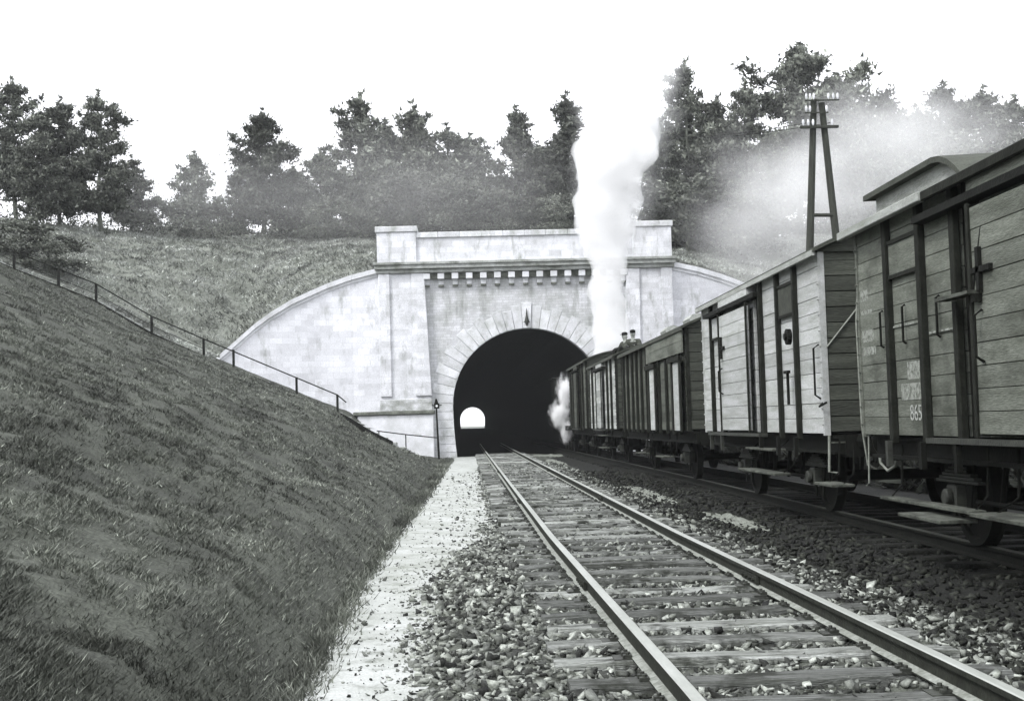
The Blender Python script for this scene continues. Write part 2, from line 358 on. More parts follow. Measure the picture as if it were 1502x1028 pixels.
tag(link('dark_gravel', stones('dark_gravel', P, Z, M['stone_dark']), bed), kind='stuff')
protos = [stones('stone', np.zeros((1, 3)), np.array([1.0]), M['stone']) for _ in range(10)]
for i in range(190):
    if i < 130: y = random.uniform(6, 13.5); x = random.uniform(-.5, .75)
    elif i < 165: y = random.uniform(6, 18); x = random.uniform(.8, 2.9)
    else: y = random.uniform(7, 14); x = random.uniform(2.9, 3.6)
    if x < bed_left(y): x = bed_left(y)+random.random()*.3
    s = random.uniform(.05, .10); o = link('stone', protos[i % 10], bed, (x, y, bed_z(x, y)+s*.25), (0, 0, random.random()*6.28)); o.scale = (s, s, s)

# pale sand spilt between the tracks
def patch(cx, cy, rx, ry, seed, name='sand_patch'):
    v = [(cx, cy, -.13)]; f = []; K = 48; Rr = 6
    for r in range(1, Rr+1):
        for k in range(K):
            a = 2*math.pi*k/K; m = 1+.35*fbm(math.cos(a)*1.5+seed, math.sin(a)*1.5, 2)
            x = cx+math.cos(a)*rx*m*r/Rr; y = cy+math.sin(a)*ry*m*r/Rr
            v.append((x, y, bed_z(x, y)+.035-.06*(r/Rr)**3+.01*fbm(x*5, y*5)))
    f += [(0, 1+k, 1+(k+1) % K) for k in range(K)]
    for r in range(Rr-1): f += [(1+r*K+k, 1+(r+1)*K+k, 1+(r+1)*K+(k+1) % K, 1+r*K+(k+1) % K) for k in range(K)]
    me = bpy.data.meshes.new(name); me.from_pydata(v, [], f); me.materials.append(M['sand']); return link(name, me, bed)
for a in ((3.75, 27, .42, 4.6, 1), (4.0, 19.5, .34, 2.6, 5), (3.9, 61, 1.2, 2.6, 9), (3.4, 50, .4, 5, 12)): patch(*a)['kind'] = 'stuff'

# grit on the path
ys_ = 4.8*(9)**rng.random(2600); xs_ = np.array([path_left(y)+(bed_left(y)+.25-path_left(y))*random.random()**.45 for y in ys_])
tag(link('path_grit', stones('path_grit', np.stack([xs_, ys_, 0*xs_-.258], 1), (.008+.026*rng.random(2600)**3)*(1+.03*ys_), M['stone'])), 'small stones scattered over the sandy path', 'gravel', kind='stuff')
# pale worn strip along the crest
v = []; f = []
for j in range(60):
    x = -21+16*j/59
    for i in range(5):
        y = 82.2+1.0*fbm(x*.2, 5)+(i-2)*(.55+.25*fbm(x*.9, 9)); v.append((x, y, hill_z(x, y)+(.03 if 0 < i < 4 else -.1)))
for j in range(59):
    for i in range(4): f.append((j*5+i, j*5+i+1, (j+1)*5+i+1, (j+1)*5+i))
me = bpy.data.meshes.new('hill_track'); me.from_pydata(v, [], f); me.materials.append(M['sand']); tag(link('hill_track', me), kind='structure')

# grass
def blades(name, n, sampler, hz, hmin, hmax, mat, w=.012, lean=.6):
    X, Y, Zz, H = [], [], [], []
    P = sampler(n); zz = np.array([hz(x, y) for x, y in P]); h = rng.uniform(hmin, hmax, n)*(1+.018*P[:, 1])
    a = rng.random(n)*6.283; ww = w*(1+.09*P[:, 1])*(.6+.8*rng.random(n))
    tilt = lean*h*rng.random(n); ta = rng.random(n)*6.283
    base = np.stack([P[:, 0], P[:, 1], zz-.02], 1)
    d = np.stack([np.cos(a)*ww, np.sin(a)*ww, 0*a], 1)
    tip = base+np.stack([np.cos(ta)*tilt, np.sin(ta)*tilt-.2*h, h], 1)
    V = np.stack([base-d, base+d, tip], 1).reshape(-1, 3)
    pn = np.array([fbm(x*.55, y*.4, 11, 3)+.6*fbm(x*2.2, y*1.6, 4, 2) for x, y in P])
    tone = np.where(rng.random(n) < np.clip(.05+.16*pn, .01, .4), .8+.8*rng.random(n), np.clip(.42+.38*pn, .12, .9)*(.6+.7*rng.random(n)))
    return np_mesh(name, V, np.arange(3*n).reshape(-1, 3), mat, tone)
def near_samp(n):
    y = 4.5*(13)**rng.random(n); x = -1.12-(rng.random(n)**.8)*(y*.42)
    return np.stack([x, np.minimum(y, 58.2)+0*x], 1)
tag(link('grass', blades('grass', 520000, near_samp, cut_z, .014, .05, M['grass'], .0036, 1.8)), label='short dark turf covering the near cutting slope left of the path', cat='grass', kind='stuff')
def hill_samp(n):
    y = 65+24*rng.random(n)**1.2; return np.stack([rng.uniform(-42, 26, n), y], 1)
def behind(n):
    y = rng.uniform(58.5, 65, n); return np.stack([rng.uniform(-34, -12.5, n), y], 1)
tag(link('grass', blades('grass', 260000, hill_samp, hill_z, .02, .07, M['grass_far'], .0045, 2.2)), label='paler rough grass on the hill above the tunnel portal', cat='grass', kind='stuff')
tag(link('grass', blades('grass', 50000, behind, cut_z, .02, .08, M['grass_far'], .005, 2.0)), label='strip of rough grass behind the stair railing', cat='grass', kind='stuff')
def edge_samp(n):
    y = 5*(12)**rng.random(n); return np.stack([np.array([path_left(q) for q in y])+.02-.2*rng.random(n)**2+.09*rng.standard_normal(n), y], 1)
tag(link('grass', blades('grass', 26000, edge_samp, lambda x, y: -.27, .03, .10, M['grass'], .005, 1.4)), label='ragged grass fringe along the edge of the sandy path', cat='grass', kind='stuff')

def weeds():
    n = 60000; y = 5*(12)**rng.random(n); x = 8.6+5*rng.random(n)**1.3; h = .15+.5*rng.random(n)**2; zz = np.array([cut_z(a, b) for a, b in zip(x, y)])
    b = np.stack([x, y, zz+h*rng.random(n)*.8], 1); a = rng.standard_normal((n, 3))*.06*(1+.03*y)[:, None]; c = rng.standard_normal((n, 3))*.10*(1+.03*y)[:, None]
    return np_mesh('weeds', np.stack([b, b+a, b+c], 1).reshape(-1, 3), np.arange(3*n).reshape(-1, 3), M['iron'] if False else M['weed'], rng.random(n))
tag(link('weeds', weeds()), 'weeds added on the foot of the bank behind the wagons, coloured dark for shade', 'weeds', kind='stuff')
#@@TRACK
# ------------------------------------------------------------------ tracks
def rail_mesh(off, y0, y1, fx, side, fast=True):
    """rail head, web and foot as one lofted profile; material 1 on the running surface"""
    prof = [(-.0625, -.148), (.0625, -.148), (.0625, -.138), (.012, -.122), (.010, -.045), (.036, -.036), (.036, -.006), (.028, 0), (-.028, 0), (-.036, -.006), (-.036, -.036), (-.010, -.045), (-.012, -.122), (-.0625, -.138)]
    ys = list(np.arange(y0, min(y1, 40), .9))+list(np.arange(40, y1, 6))+[y1] if y1 > 40 else list(np.arange(y0, y1, .9))
    mb = MB(); mb.loft([[(fx(y)+off+px, y, pz) for px, pz in prof] for y in ys])
    me = bpy.data.meshes.new('rail'); me.from_pydata(mb.v, [], mb.f); bm = bmesh.new(); bm.from_mesh(me); bmesh.ops.recalc_face_normals(bm, faces=bm.faces); bm.to_mesh(me); bm.free()
    me.materials.append(M['rail_side'] if fast else M['iron']); me.materials.append(M['rail_top'] if fast else M['iron_grey']); me.materials.append(M['plate'] if fast else M['iron'])  # second track's rails painted dark, as shadow under the wagons
    for p in me.polygons:
        if p.normal.z > .55: p.material_index = 1 if p.center.z > -.02 else 2
    return me
def track(label, fx, y0, y1, jitter=.05, nsl=None, fast=True):
    t = thing('railway_track', label, 'railway track')
    for off in (-.7535, .7535): link('rail', rail_mesh(off, y0, y1, fx, 1, fast), t)
    slm = []
    for k in range(5):
        mb = MB(); n = 9; secs = []
        for i in range(n):
            x = -1.27+2.54*i/(n-1); w = .112+random.uniform(-.016, .016); zt = -.148+random.uniform(-.008, .008); b = random.uniform(-.012, .012)
            secs.append([(x, b-w, -.32), (x, b-w, zt-.02), (x, b-w+.02, zt), (x, b+w-.02, zt), (x, b+w, zt-.02), (x, b+w, -.32)])
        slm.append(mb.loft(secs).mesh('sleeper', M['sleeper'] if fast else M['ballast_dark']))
    y = y0+.3; i = 0; fb = MB()
    while y < min(y1, 66):
        o = link('sleeper', slm[i % 5], t, (fx(y)+random.uniform(-.04, .04), y+random.uniform(-jitter, jitter), random.uniform(-.012, .006)), (0, 0, R(random.uniform(-1.2, 1.2))))
        if fast and y < 34:
            for off in (-.7535, .7535):
                X = fx(y)+off
                fb.box(X-.17, X+.17, o.location.y-.08, o.location.y+.08, -.156, -.146)
                for s in (-1, 1):
                    for dy in (-.045, .045):
                        fb.tube([(X+s*.085, o.location.y+dy, -.147), (X+s*.085, o.location.y+dy, -.108)], .014, 6)
                        fb.box(X+s*.085-.028, X+s*.085+.028, o.location.y+dy-.022, o.location.y+dy+.022, -.146, -.124)
        y += .655; i += 1
    if fast:
        tag(fb.build('rail_fastening', M['iron_grey'], t), kind='stuff')
        for yj in (11.3, 23.5, 38.5):
            for off in (-.7535, .7535):
                m = MB()
                for s in (-1, 1):
                    X = fx(yj)+off+s*.026; m.box(X-.012, X+.012, yj-.3, yj+.3, -.118, -.048)
                    for q in (-.21, -.07, .07, .21): m.tube([(X, yj+q, -.083), (X+s*.035, yj+q, -.083)], .016, 6)
                m.build('fishplate', M['rail_side'], t)
    return t
track('open railway track with bright rails and weathered sleepers beside the sandy path', track_x, 1.8, 92)
def track2_x(y): return interp(y, [0, 30, 66, 100], [5.9, 5.88, 5.6, 5.4])
track('second track under the freight wagons, coloured dark for their shade', track2_x, 3.5, 92, fast=False)

#@@PORTAL
# ------------------------------------------------------------------ tunnel portal
PXC, D = 3.09, 64.4            # arch centre line, face distance
AR, AZ = 3.88, 2.35
portal = thing('tunnel_portal', 'whitewashed masonry tunnel portal with round arch, bracketed cornice and parapet', 'tunnel portal')
def arch_pts(r, n=40, z0=-.45):
    """horseshoe opening from left foot over the crown to the right foot"""
    k = r/AR; pts = []
    for z in np.linspace(z0, AZ, 8)[:-1]: pts.append((-(3.70+(3.88-3.70)*(1-((AZ-z)/(AZ-z0))**2))*1.0-(r-AR), z))
    for i in range(n+1):
        a = math.pi-math.pi*i/n; pts.append((r*math.cos(a), AZ+r*math.sin(a)))
    pts += [(-x, z) for x, z in pts[:7][::-1]]
    return pts
# face wall with the opening cut out, 1.2 m thick
hw = 7.4; zt = 9.2
inner = arch_pts(4.3)
outer = []
for x, z in inner:
    if z < AZ: outer.append((-hw if x < 0 else hw, z))
    else:
        a = math.atan2(z-AZ, x); c, s = math.cos(a), math.sin(a)
        t = min(hw/abs(c) if abs(c) > 1e-6 else 1e9, (zt-AZ)/s if s > 1e-6 else 1e9); outer.append((c*t, AZ+s*t))
mb = MB(); n = len(inner)
def addcorner():
    pass
v = [(PXC+x, D, z) for x, z in inner]+[(PXC+x, D, z) for x, z in outer]+[(PXC+x, D+1.2, z) for x, z in inner]+[(PXC+x, D+1.2, z) for x, z in outer]
f = []
for i in range(n-1):
    a, b = i, i+1
    f += [(a, b, n+b, n+a), (2*n+a, 3*n+a, 3*n+b, 2*n+b), (a, 2*n+a, 2*n+b, b)]
    x0, z0 = outer[i]; x1, z1 = outer[i+1]
    if abs(x0) >= hw-1e-4 and abs(z1-zt) < 1e-4 and abs(x1) < hw-1e-4 or abs(x1) >= hw-1e-4 and abs(z0-zt) < 1e-4 and abs(x0) < hw-1e-4:
        v += [(PXC+(hw if x0+x1 > 0 else -hw), D, zt)]; f.append((n+a, n+b, len(v)-1))
mb.add(v, f); mb.build('face_wall', M['spandrel'], portal)
MBX = lambda x0, x1, y0, y1, z0, z1: MB().box(PXC+x0, PXC+x1, D+y0, D+y1, z0, z1)
# arch stones
ring = []
def arc_at(s):
    """point and outward normal on the opening at arc length s from the crown (negative = left)"""
    sg = -1 if s < 0 else 1; s = abs(s)
    if s < AR*math.pi/2: a = s/AR; return Vector((sg*AR*math.sin(a), 0, AZ+AR*math.cos(a))), Vector((sg*math.sin(a), 0, math.cos(a)))
    z = AZ-(s-AR*math.pi/2); x = 3.70+.18*(1-((AZ-z)/2.8)**2)
    return Vector((sg*x, 0, z)), Vector((sg, 0, 0))
L = AR*math.pi/2+2.75; NV = 43; step_ = 2*L/NV
for i in range(NV):
    s0 = -L+i*step_+.008; s1 = -L+(i+1)*step_-.008
    k = abs(i-NV//2); ln = (1.18 if i % 2 == 0 else .98)+random.uniform(-.05, .05)
    if abs((s0+s1)/2) > AR*math.pi/2-.8: ln *= .9
    if k == 0: ln = 1.32
    p0, n0 = arc_at(s0); p1, n1 = arc_at(s1); fr = -.035-random.uniform(0, .01)-(.07 if k == 0 else 0)
    q = [p0, p1, p1+n1*ln, p0+n0*ln]
    o = Vector((PXC, D, 0)); m = MB().loft([[p+o+Vector((0, fr, 0)) for p in q], [p+o+Vector((0, .55, 0)) for p in q]])
    st = m.build('voussoir' if k else 'keystone', M['dressed'], portal, bevel=.012)
# small iron finial on the keystone
m = MB(); kz = AZ+AR
m.tube([(PXC, D-.17, kz+.1), (PXC, D-.17, kz+.35), (PXC, D-.17, kz+.62), (PXC, D-.17, kz+1.0)], [.03, .12, .05, .012], 8)
m.tube([(PXC-.16, D-.16, kz+.3), (PXC, D-.19, kz+.38), (PXC+.16, D-.16, kz+.3)], [.02, .05, .02], 6)
m.build('keystone_ornament', M['iron_grey'], portal)
for s in (-1, 1):
    def bx(a, b, *r): return MBX(min(s*a, s*b), max(s*a, s*b), *r)
    # pilaster: broad shaft with two raised strips, standing on a ledge and a base block
    def batter(a0, a1, b0, b1, y, z0, z1):
        q0 = [(PXC+s*a0, D+y, z0), (PXC+s*a1, D+y, z0), (PXC+s*a1, D+.3, z0), (PXC+s*a0, D+.3, z0)]
        q1 = [(PXC+s*b0, D+y+.06, z1), (PXC+s*b1, D+y+.06, z1), (PXC+s*b1, D+.3, z1), (PXC+s*b0, D+.3, z1)]
        return MB().loft([q0, q1])
    batter(4.95, 7.5, 5.2, 7.5, -.30, 2.15, 9.16).build('pilaster', M['portal'], portal, bevel=.02)
    batter(4.93, 5.75, 5.18, 5.85, -.42, 2.9, 9.15).build('pilaster_strip', M['portal'], portal, bevel=.02)
    batter(6.95, 7.52, 6.95, 7.52, -.42, 2.9, 9.15).build('pilaster_strip', M['portal'], portal, bevel=.02)
    batter(4.9, 7.56, 4.93, 7.54, -.5, 2.15, 2.75).build('pilaster_foot', M['foot'], portal, bevel=.03)
    bx(4.80, 8.9, -.72, .3, 1.98, 2.16).build('ledge', M['ledge'], portal, bevel=.03)
    bx(4.86, 8.7, -.6, .3, -.4, 1.975).build('base_block', M['coping'], portal, bevel=.04)
    # pier of the parapet
    bx(5.55, 7.56, -.28, 1.1, 9.70, 11.28).build('parapet_pier', M['portal'], portal, bevel=.02)
    bx(5.48, 7.64, -.36, 1.15, 11.282, 11.58).build('pier_cap', M['dressed'], portal, bevel=.03)
for z0, z1, y in ((9.16, 9.36, -.42), (9.362, 9.56, -.58), (9.562, 9.7, -.66)):
    MBX(-7.62-(z1-9.3)*.3, 7.62+(z1-9.3)*.3, y, .9, z0, z1).build('cornice', M['cornice'], portal, bevel=.015)
MBX(-5.55, 5.55, -.12, .7, 9.70, 10.98).build('parapet', M['portal'], portal)
for i in range(10):
    x = -5.55+1.11*i; MBX(x+.006, x+1.104, -.22, .8, 10.982, 11.26).build('parapet_coping', M['dressed'], portal, bevel=.02)
MBX(-5.2, 5.2, -.16, .2, 8.86, 9.16).build('corbel_band', M['ledge'], portal)
cb = MB().box(-.17, .17, -.40, 0, -.30, 0).mesh('corbel', M['coping'], bevel=.02)
cb2 = MB().box(-.13, .13, -.13, 0, -.27, -.0).mesh('corbel_drop', M['coping'], bevel=.02)
cb3 = MB().box(-.14, .14, -.17, 0, -.09, 0).mesh('corbel_toe', M['ledge'], bevel=.01)
for i in range(15):
    x = PXC+(i-7)*.722
    link('corbel', cb, portal, (x, D, 9.12)); link('corbel_drop', cb2, portal, (x, D, 8.82)); link('corbel_toe', cb3, portal, (x, D, 8.55))

# wing walls: curved top coping that falls with the hillside, flared a little toward the camera
CURVE = [(7.5, 9.45), (8.9, 9.12), (10.1, 8.7), (11.0, 8.3), (11.9, 7.87), (12.9, 7.25), (13.7, 6.65), (14.3, 6.1), (14.9, 5.55), (15.35, 5.15)]
for s in (-1, 1):
    w = thing('wing_wall', 'curved whitewashed wing wall sweeping down to the stair railing left of the portal' if s < 0 else
              'whitewashed wing wall sloping down behind the wagons right of the portal', 'wall')
    def fy(a): return D+.12-.26*max(0, (a-9)/1.0)**1.25*.55
    pts = [(PXC+s*a, fy(a), z) for a, z in CURVE]
    secs = []
    for x, y, z in pts: secs.append([(x, y, -.8), (x, y, z-.2), (x, y+.7, z-.2), (x, y+.7, -.8)])
    MB().loft(secs).build('wall_face', M['wing'], w)
    for i in range(len(pts)-1):
        a = Vector(pts[i]); b = Vector(pts[i+1]); d = (b-a)*.004; a += d; b -= d
        ms = MB()
        for (dy0, dy1, z0, z1) in ((-.16, .8, -.19, .06), (-.06, .75, -.36, -.194)):
            ms.loft([[(p.x, p.y+dy0, p.z+z0), (p.x, p.y+dy0, p.z+z1), (p.x, p.y+dy1, p.z+z1), (p.x, p.y+dy1, p.z+z0)] for p in (a, b)])
        ms.build('coping_stone', M['coping'], w)
    x, y, z = pts[-1]
    MB().box(min(x, x+s*.9), max(x, x+s*.9), y-.3, y+.9, z-1.6, z-.12).build('end_block', M['coping'], w, bevel=.05)

# tunnel bore
tun = thing('tunnel_bore', 'dark sooty tunnel bore with the far mouth showing as a small bright arch', 'tunnel')
def bore(y):
    t = (y-64.9)/335; return PXC+(1.14-PXC)*t, .85*t
ys = [64.96, 66, 68, 72, 80, 100, 140, 200, 300, 400]
prof = arch_pts(AR, 30)
v = []; f = []; n = len(prof)
for y in ys:
    cx, cz = bore(y); v += [(cx+x, y, cz+z) for x, z in prof]
for j in range(len(ys)-1):
    for i in range(n-1): f.append((j*n+i, j*n+i+1, (j+1)*n+i+1, (j+1)*n+i))
MB().add(v, f).build('lining', M['soot'], tun)
MB().add([(bore(y)[0]+x, y, bore(y)[1]-.35) for y in ys for x in (-4.2, 4.2)], [(2*j, 2*j+1, 2*j+3, 2*j+2) for j in range(len(ys)-1)]).build('bore_floor', M['soot'], tun)
o_ = arch_pts(AR+.02, 30); o2 = arch_pts(4.9, 30)
MB().loft([[(PXC+x, 64.95, z) for x, z in o_], [(PXC+x, 64.95, z) for x, z in o2]], close=False).build('bore_collar', M['soot'], tun)

#@@STAIRS
# ------------------------------------------------------------------ stairs with railing on the left
SX = [-23, -20.9, -16.9, -14.4, -12.05, -5.9, -4.3, -3.0]; SZ = [10.1, 9.1, 7.4, 5.85, 4.75, 1.98, 1.0, .3]
stairs = thing('embankment_stairs', 'long flight of stone steps climbing the bank beside the wing wall', 'stairs')
sm = MB().box(-.26, .26, -.6, .6, -.22, 0).mesh('step', M['cornice'], bevel=.02)
x = -3.2
while x > -22:
    link('step', sm, stairs, (x, 58.75, interp(x, SX, SZ)+.02), (0, 0, R(random.uniform(-1, 1)))); x -= .42
mb = MB(); secs = []
for x in np.arange(-22, -3, .5):
    z = interp(x, SX, SZ)+.03*fbm(x, 3); secs.append([(x, 57.98, z-.3), (x, 57.98, z+.13), (x, 58.08, z+.13), (x, 58.08, z-.3)])
mb.loft(secs); mb.build('stringer', M['iron'], stairs)
rail_f = thing('stair_railing', 'thin iron handrail on short posts following the stairs down the bank', 'railing')
posts = [(-20.6), (-18.6), (-16.9), (-14.4), (-12.05), (-10.7), (-7.85), (-6.0)]
hp = []
for x in posts:
    z = interp(x, SX, SZ); MB().box(x-.05, x+.05, 58.05, 58.15, z-.2, z+.86+(.02 if x != -10.7 else .1)).build('post', M['iron'], rail_f)
    hp.append((x, 58.1, z+.88))
MB().tube([(-22.5, 58.1, 10.9)]+hp+[(-5.6, 58.1, 2.55)], .032, 6).build('handrail', M['iron'], rail_f)
MB().tube([(-22.5, 58.12, 10.4)]+[(a, b+.02, c-.45) for a, b, c in hp[:5]], .012, 5).build('lower_rail', M['iron'], rail_f)
r2 = thing('low_pipe_rail', 'short low pipe rail in front of the white base block by the tunnel mouth', 'railing')
MB().tube([(-4.5, 61.8, 1.2), (-3, 61.8, .97), (-1.55, 61.8, .78)], .03, 6).build('handrail', M['iron'], r2)
for x, z in ((-4.4, 1.2), (-3.1, .98)): MB().tube([(x, 61.8, -.1), (x, 61.8, z)], .03, 6).build('post', M['iron'], r2)
sp = thing('signal_post', 'thin dark post with a small round lamp head left of the tunnel mouth', 'signal post', (-1.55, 61.6, 0))
MB().tube([(0.05, 0, -.32), (-.02, 0, 2.2)], [.055, .04], 8).build('post', M['iron'], sp)
MB().box(-.13, .13, -.1, .1, 2.2, 2.46).tube([(-.02, 0, 2.46), (-.02, 0, 2.6), (-.02, 0, 2.68)], [.1, .06, .03], 8).build('lamp_case', M['iron'], sp)
MB().tube([(0, -.102, 2.33), (0, -.13, 2.33)], .055, 10).build('lens', M['white'], sp)
MB().tube([(-.13, -.02, 2.35), (-.24, -.02, 2.37)], .03, 6).tube([(.13, -.02, 2.35), (.24, -.02, 2.37)], .03, 6).build('lamp_bracket', M['iron'], sp)
# cut branches at the wall foot
br = thing('fallen_branches', 'pale cut branches lying at the foot of the wing wall', 'branches')
for k in range(7):
    a = random.uniform(-.5, .5); x = -5.4+random.random()*.7; y = 60.2; z = cut_z(x, y)+.28
    MB().tube([(x-.5, y, z+.1), (x, y+.1, z+a*.3), (x+.6, y, z-.15+a*.4)], [.03, .03, .012], 5).build('branch', M['coping'], br)

#@@WAGONS
# ------------------------------------------------------------------ wagons
XS, XE = 4.55, 7.25            # near and far side planes
XC = (XS+XE)/2
def wheelset(w, v, wb_label=None):
    for side in (-1, 1):
        x = side*.75; m = MB(); n = 24
        def ringp(r, xx): return [(xx, v+r*math.cos(2*math.pi*k/n), .48+r*math.sin(2*math.pi*k/n)) for k in range(n)]
        m.loft([ringp(.50, x-side*.02), ringp(.53, x-side*.02), ringp(.50, x), ringp(.49, x+side*.1), ringp(.42, x+side*.1), ringp(.41, x+side*.06), ringp(.13, x+side*.05), ringp(.12, x+side*.1), ringp(.02, x+side*.1)], caps=False)
        m.build('wheel', M['iron'], w, smooth=False)
        sx = side*.98
        MB().box(sx-.1, sx+.13, v-.12, v+.12, .36, .6).tube([(sx+side*.1, v, .48), (sx+side*.17, v, .48)], .09, 10).build('axle_box', M['iron_grey'], w, bevel=.015)
        g = MB()
        for q in (-1, 1): g.add([(sx, v+q*.13, .2), (sx, v+q*.2, .2), (sx, v+q*.42, .95), (sx, v+q*.22, .95), (sx+.02, v+q*.13, .2), (sx+.02, v+q*.2, .2), (sx+.02, v+q*.42, .95), (sx+.02, v+q*.22, .95)],
                                  [(0, 1, 2, 3), (4, 5, 6, 7), (0, 1, 5, 4), (1, 2, 6, 5), (2, 3, 7, 6), (3, 0, 4, 7)])
        g.build('axle_guard', M['iron'], w)
        sp_ = MB()
        for k in range(5):
            l = .55-.09*k; z = .62+.035*k; sp_.box(sx-.04, sx+.04, v-l, v+l, z, z+.03)
        sp_.build('leaf_spring', M['iron_grey'], w, bevel=.004)
    MB().tube([(-.75, v, .48), (.75, v, .48)], .075, 8).build('axle', M['iron'], w)

def plank_run(parent, mesh_cache, wood, v0, v1, z0, z1, x, step=.2, name='plank', side=-1):
    n = max(1, round((z1-z0)/step)); h = (z1-z0)/n
    key = (round(v1-v0, 3), round(h, 4), wood.name)
    if key not in mesh_cache:
        mesh_cache[key] = MB().box(-.014, .03, 0, v1-v0, .003, h-.003).mesh(name, wood, bevel=.004)
    for i in range(n):
        link(name, mesh_cache[key], parent, (x+random.uniform(-.003, .003), v0, z0+i*h), (R(random.uniform(-.05, .05)), 0, 0))

def make_wagon(label, y0, Lb, wood, posts, door=None, gap=None, hatches=(), roofmat=None, end_wood=None, detail=2, zt=3.45, post_w=.1, post_mat=None, planks=True):
    w = thing('boxcar', label, 'freight wagon', (XC, y0, 0), 0, 'freight wagons of the train standing at the tunnel')
    hwid = (XE-XS)/2; z0 = 1.10; post_mat = post_mat or M['post']; cache = {}
    xl = -hwid
    # inner shell, set back behind an open door gap
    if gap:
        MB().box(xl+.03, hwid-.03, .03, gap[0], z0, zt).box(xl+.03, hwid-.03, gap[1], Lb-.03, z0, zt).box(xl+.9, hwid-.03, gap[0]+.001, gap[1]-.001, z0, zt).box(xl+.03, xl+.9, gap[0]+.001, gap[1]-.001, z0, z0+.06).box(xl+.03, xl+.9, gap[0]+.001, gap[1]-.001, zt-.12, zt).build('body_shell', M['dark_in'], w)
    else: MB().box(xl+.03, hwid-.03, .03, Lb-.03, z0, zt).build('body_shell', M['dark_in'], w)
    # boards of the visible side
    segs = [(0.0, Lb)]
    if gap: segs = [(0.0, gap[0]), (gap[1], Lb)]
    holes = sorted([(a, b, c, d) for a, b, c, d, k in hatches])
    for a, b in segs:
        if planks: plank_run(w, cache, wood, a, b, z0, zt, xl)
        else: MB().box(xl-.014, xl+.03, a, b, z0, zt).build('side_panel', wood, w)
    MB().box(hwid-.03, hwid+.012, 0, Lb, z0, zt).build('side_panel', wood, w)
    # ends
    ew = end_wood or M['wood_end']
    if detail >= 1:
        key = MB().box(-hwid+.035, hwid-.035, -.016, .028, .006, .194).mesh('plank', ew, bevel=.004)
        for i in range(11): link('plank', key, w, (0, random.uniform(-.003, .003), z0+i*.2+.02))
        MB().box(-hwid+.03, hwid-.03, 0.0, .025, z0+2.222, zt).build('end_board', ew, w)
        for x in (-.55, .55): MB().box(x-.05, x+.05, -.09, -.018, z0-.1, zt).build('end_post', post_mat, w, bevel=.008)
    MB().box(-hwid+.03, hwid-.03, Lb-.025, Lb+.015, z0, zt).build('end_panel', ew, w)
    # posts
    for p in posts:
        MB().box(xl-.085, xl-.016, p-post_w/2, p+post_w/2, z0-.08, zt-.03).build('side_post', post_mat, w, bevel=.008)
        if detail >= 2: MB().box(xl-.14, xl-.086, p-.035, p+.035, z0-.32, z0-.05).build('post_bracket', M['iron_grey'] if random.random() < .4 else M['iron'], w)
    for p in (0.0, Lb):
        cm = MB().box(xl-.03, xl+.05, p-.03, p+.03, z0-.02, zt)
        for k in range(11): cm.tube([(xl-.03, p, z0+.12+.2*k), (xl-.05, p, z0+.12+.2*k)], .014, 6)
        cm.build('corner_angle', wood if detail >= 2 else post_mat, w)
    # hatches
    for a, b, c, d, k in hatches:
        h = MB().box(xl-.045, xl-.016, a+.05, b-.05, c, d).build('hatch', M['wood_end'] if k else wood, w, bevel=.004)
        MB().box(xl-.06, xl-.046, a+.05, b-.05, c-.03, c+.012).build('frame', M['post'], h)
        MB().box(xl-.06, xl-.046, a+.05, b-.05, d-.012, d+.03).build('frame', M['post'], h)
    # sliding door
    if door:
        a, b = door; dr = MB().box(xl-.10, xl-.09, a, b, z0+.02, zt-.32).build('door', M['post'], w)
        plank_run(dr, cache, wood, a+.02, b-.02, z0+.03, zt-.34, xl-.118)
        for p in ((a+.03, b-.03) if post_w < .11 else (a+.04, b-.04)): MB().box(xl-.155, xl-.134, p-.03, p+.03, z0, zt-.3).build('door_stile', post_mat, dr)
        if detail >= 2:
            MB().tube([(xl-.14, b-.25, 1.75), (xl-.21, b-.25, 1.8), (xl-.21, b-.25, 2.15), (xl-.14, b-.25, 2.2)], .014, 6).build('handle', M['iron'], dr)
            MB().box(xl-.17, xl-.134, b-.5, b-.1, 2.52, 2.57).box(xl-.17, xl-.134, b-.28, b-.22, 2.36, 2.74).build('latch', M['iron'], dr)
        MB().box(xl-.16, xl-.02, a-.6 if detail else a, b+1.3, zt-.27, zt-.20).build('door_rail', M['iron'], w)
        MB().box(xl-.13, xl-.02, a+.0, b+.0, zt-.19, zt-.05).build('rail_board', wood, w, bevel=.005)
        MB().box(xl-.15, xl-.02, min(a, gap[0] if gap else a)-.1, b+1.2, z0-.06, z0-.01).build('door_track', M['iron_grey'], w)
    # roof
    n = 14; out = []; inn = []
    for i in range(n+1):
        t = -1+2*i/n; x = t*(hwid+.12); z = zt+.02+.36*(1-t*t); out.append((x, z)); inn.append((x, z-.05))
    prof = out+inn[::-1]
    MB().loft([[(x, yy, z) for x, z in prof] for yy in (-.14, Lb+.14)]).build('roof', roofmat or M['roof'], w)
    MB().box(xl-.135, xl-.09, -.12, Lb+.12, zt-.075, zt-.005).build('fascia', M['roof'] if detail != 2 else M['fascia'], w)
    for yy in (-.02, Lb+.02):
        MB().loft([[(x, yy+d, z-.05) for x, z in out]+[(hwid, yy+d, zt-.02), (-hwid, yy+d, zt-.02)] for d in (-.02, .02)]).build('roof_end', ew, w)
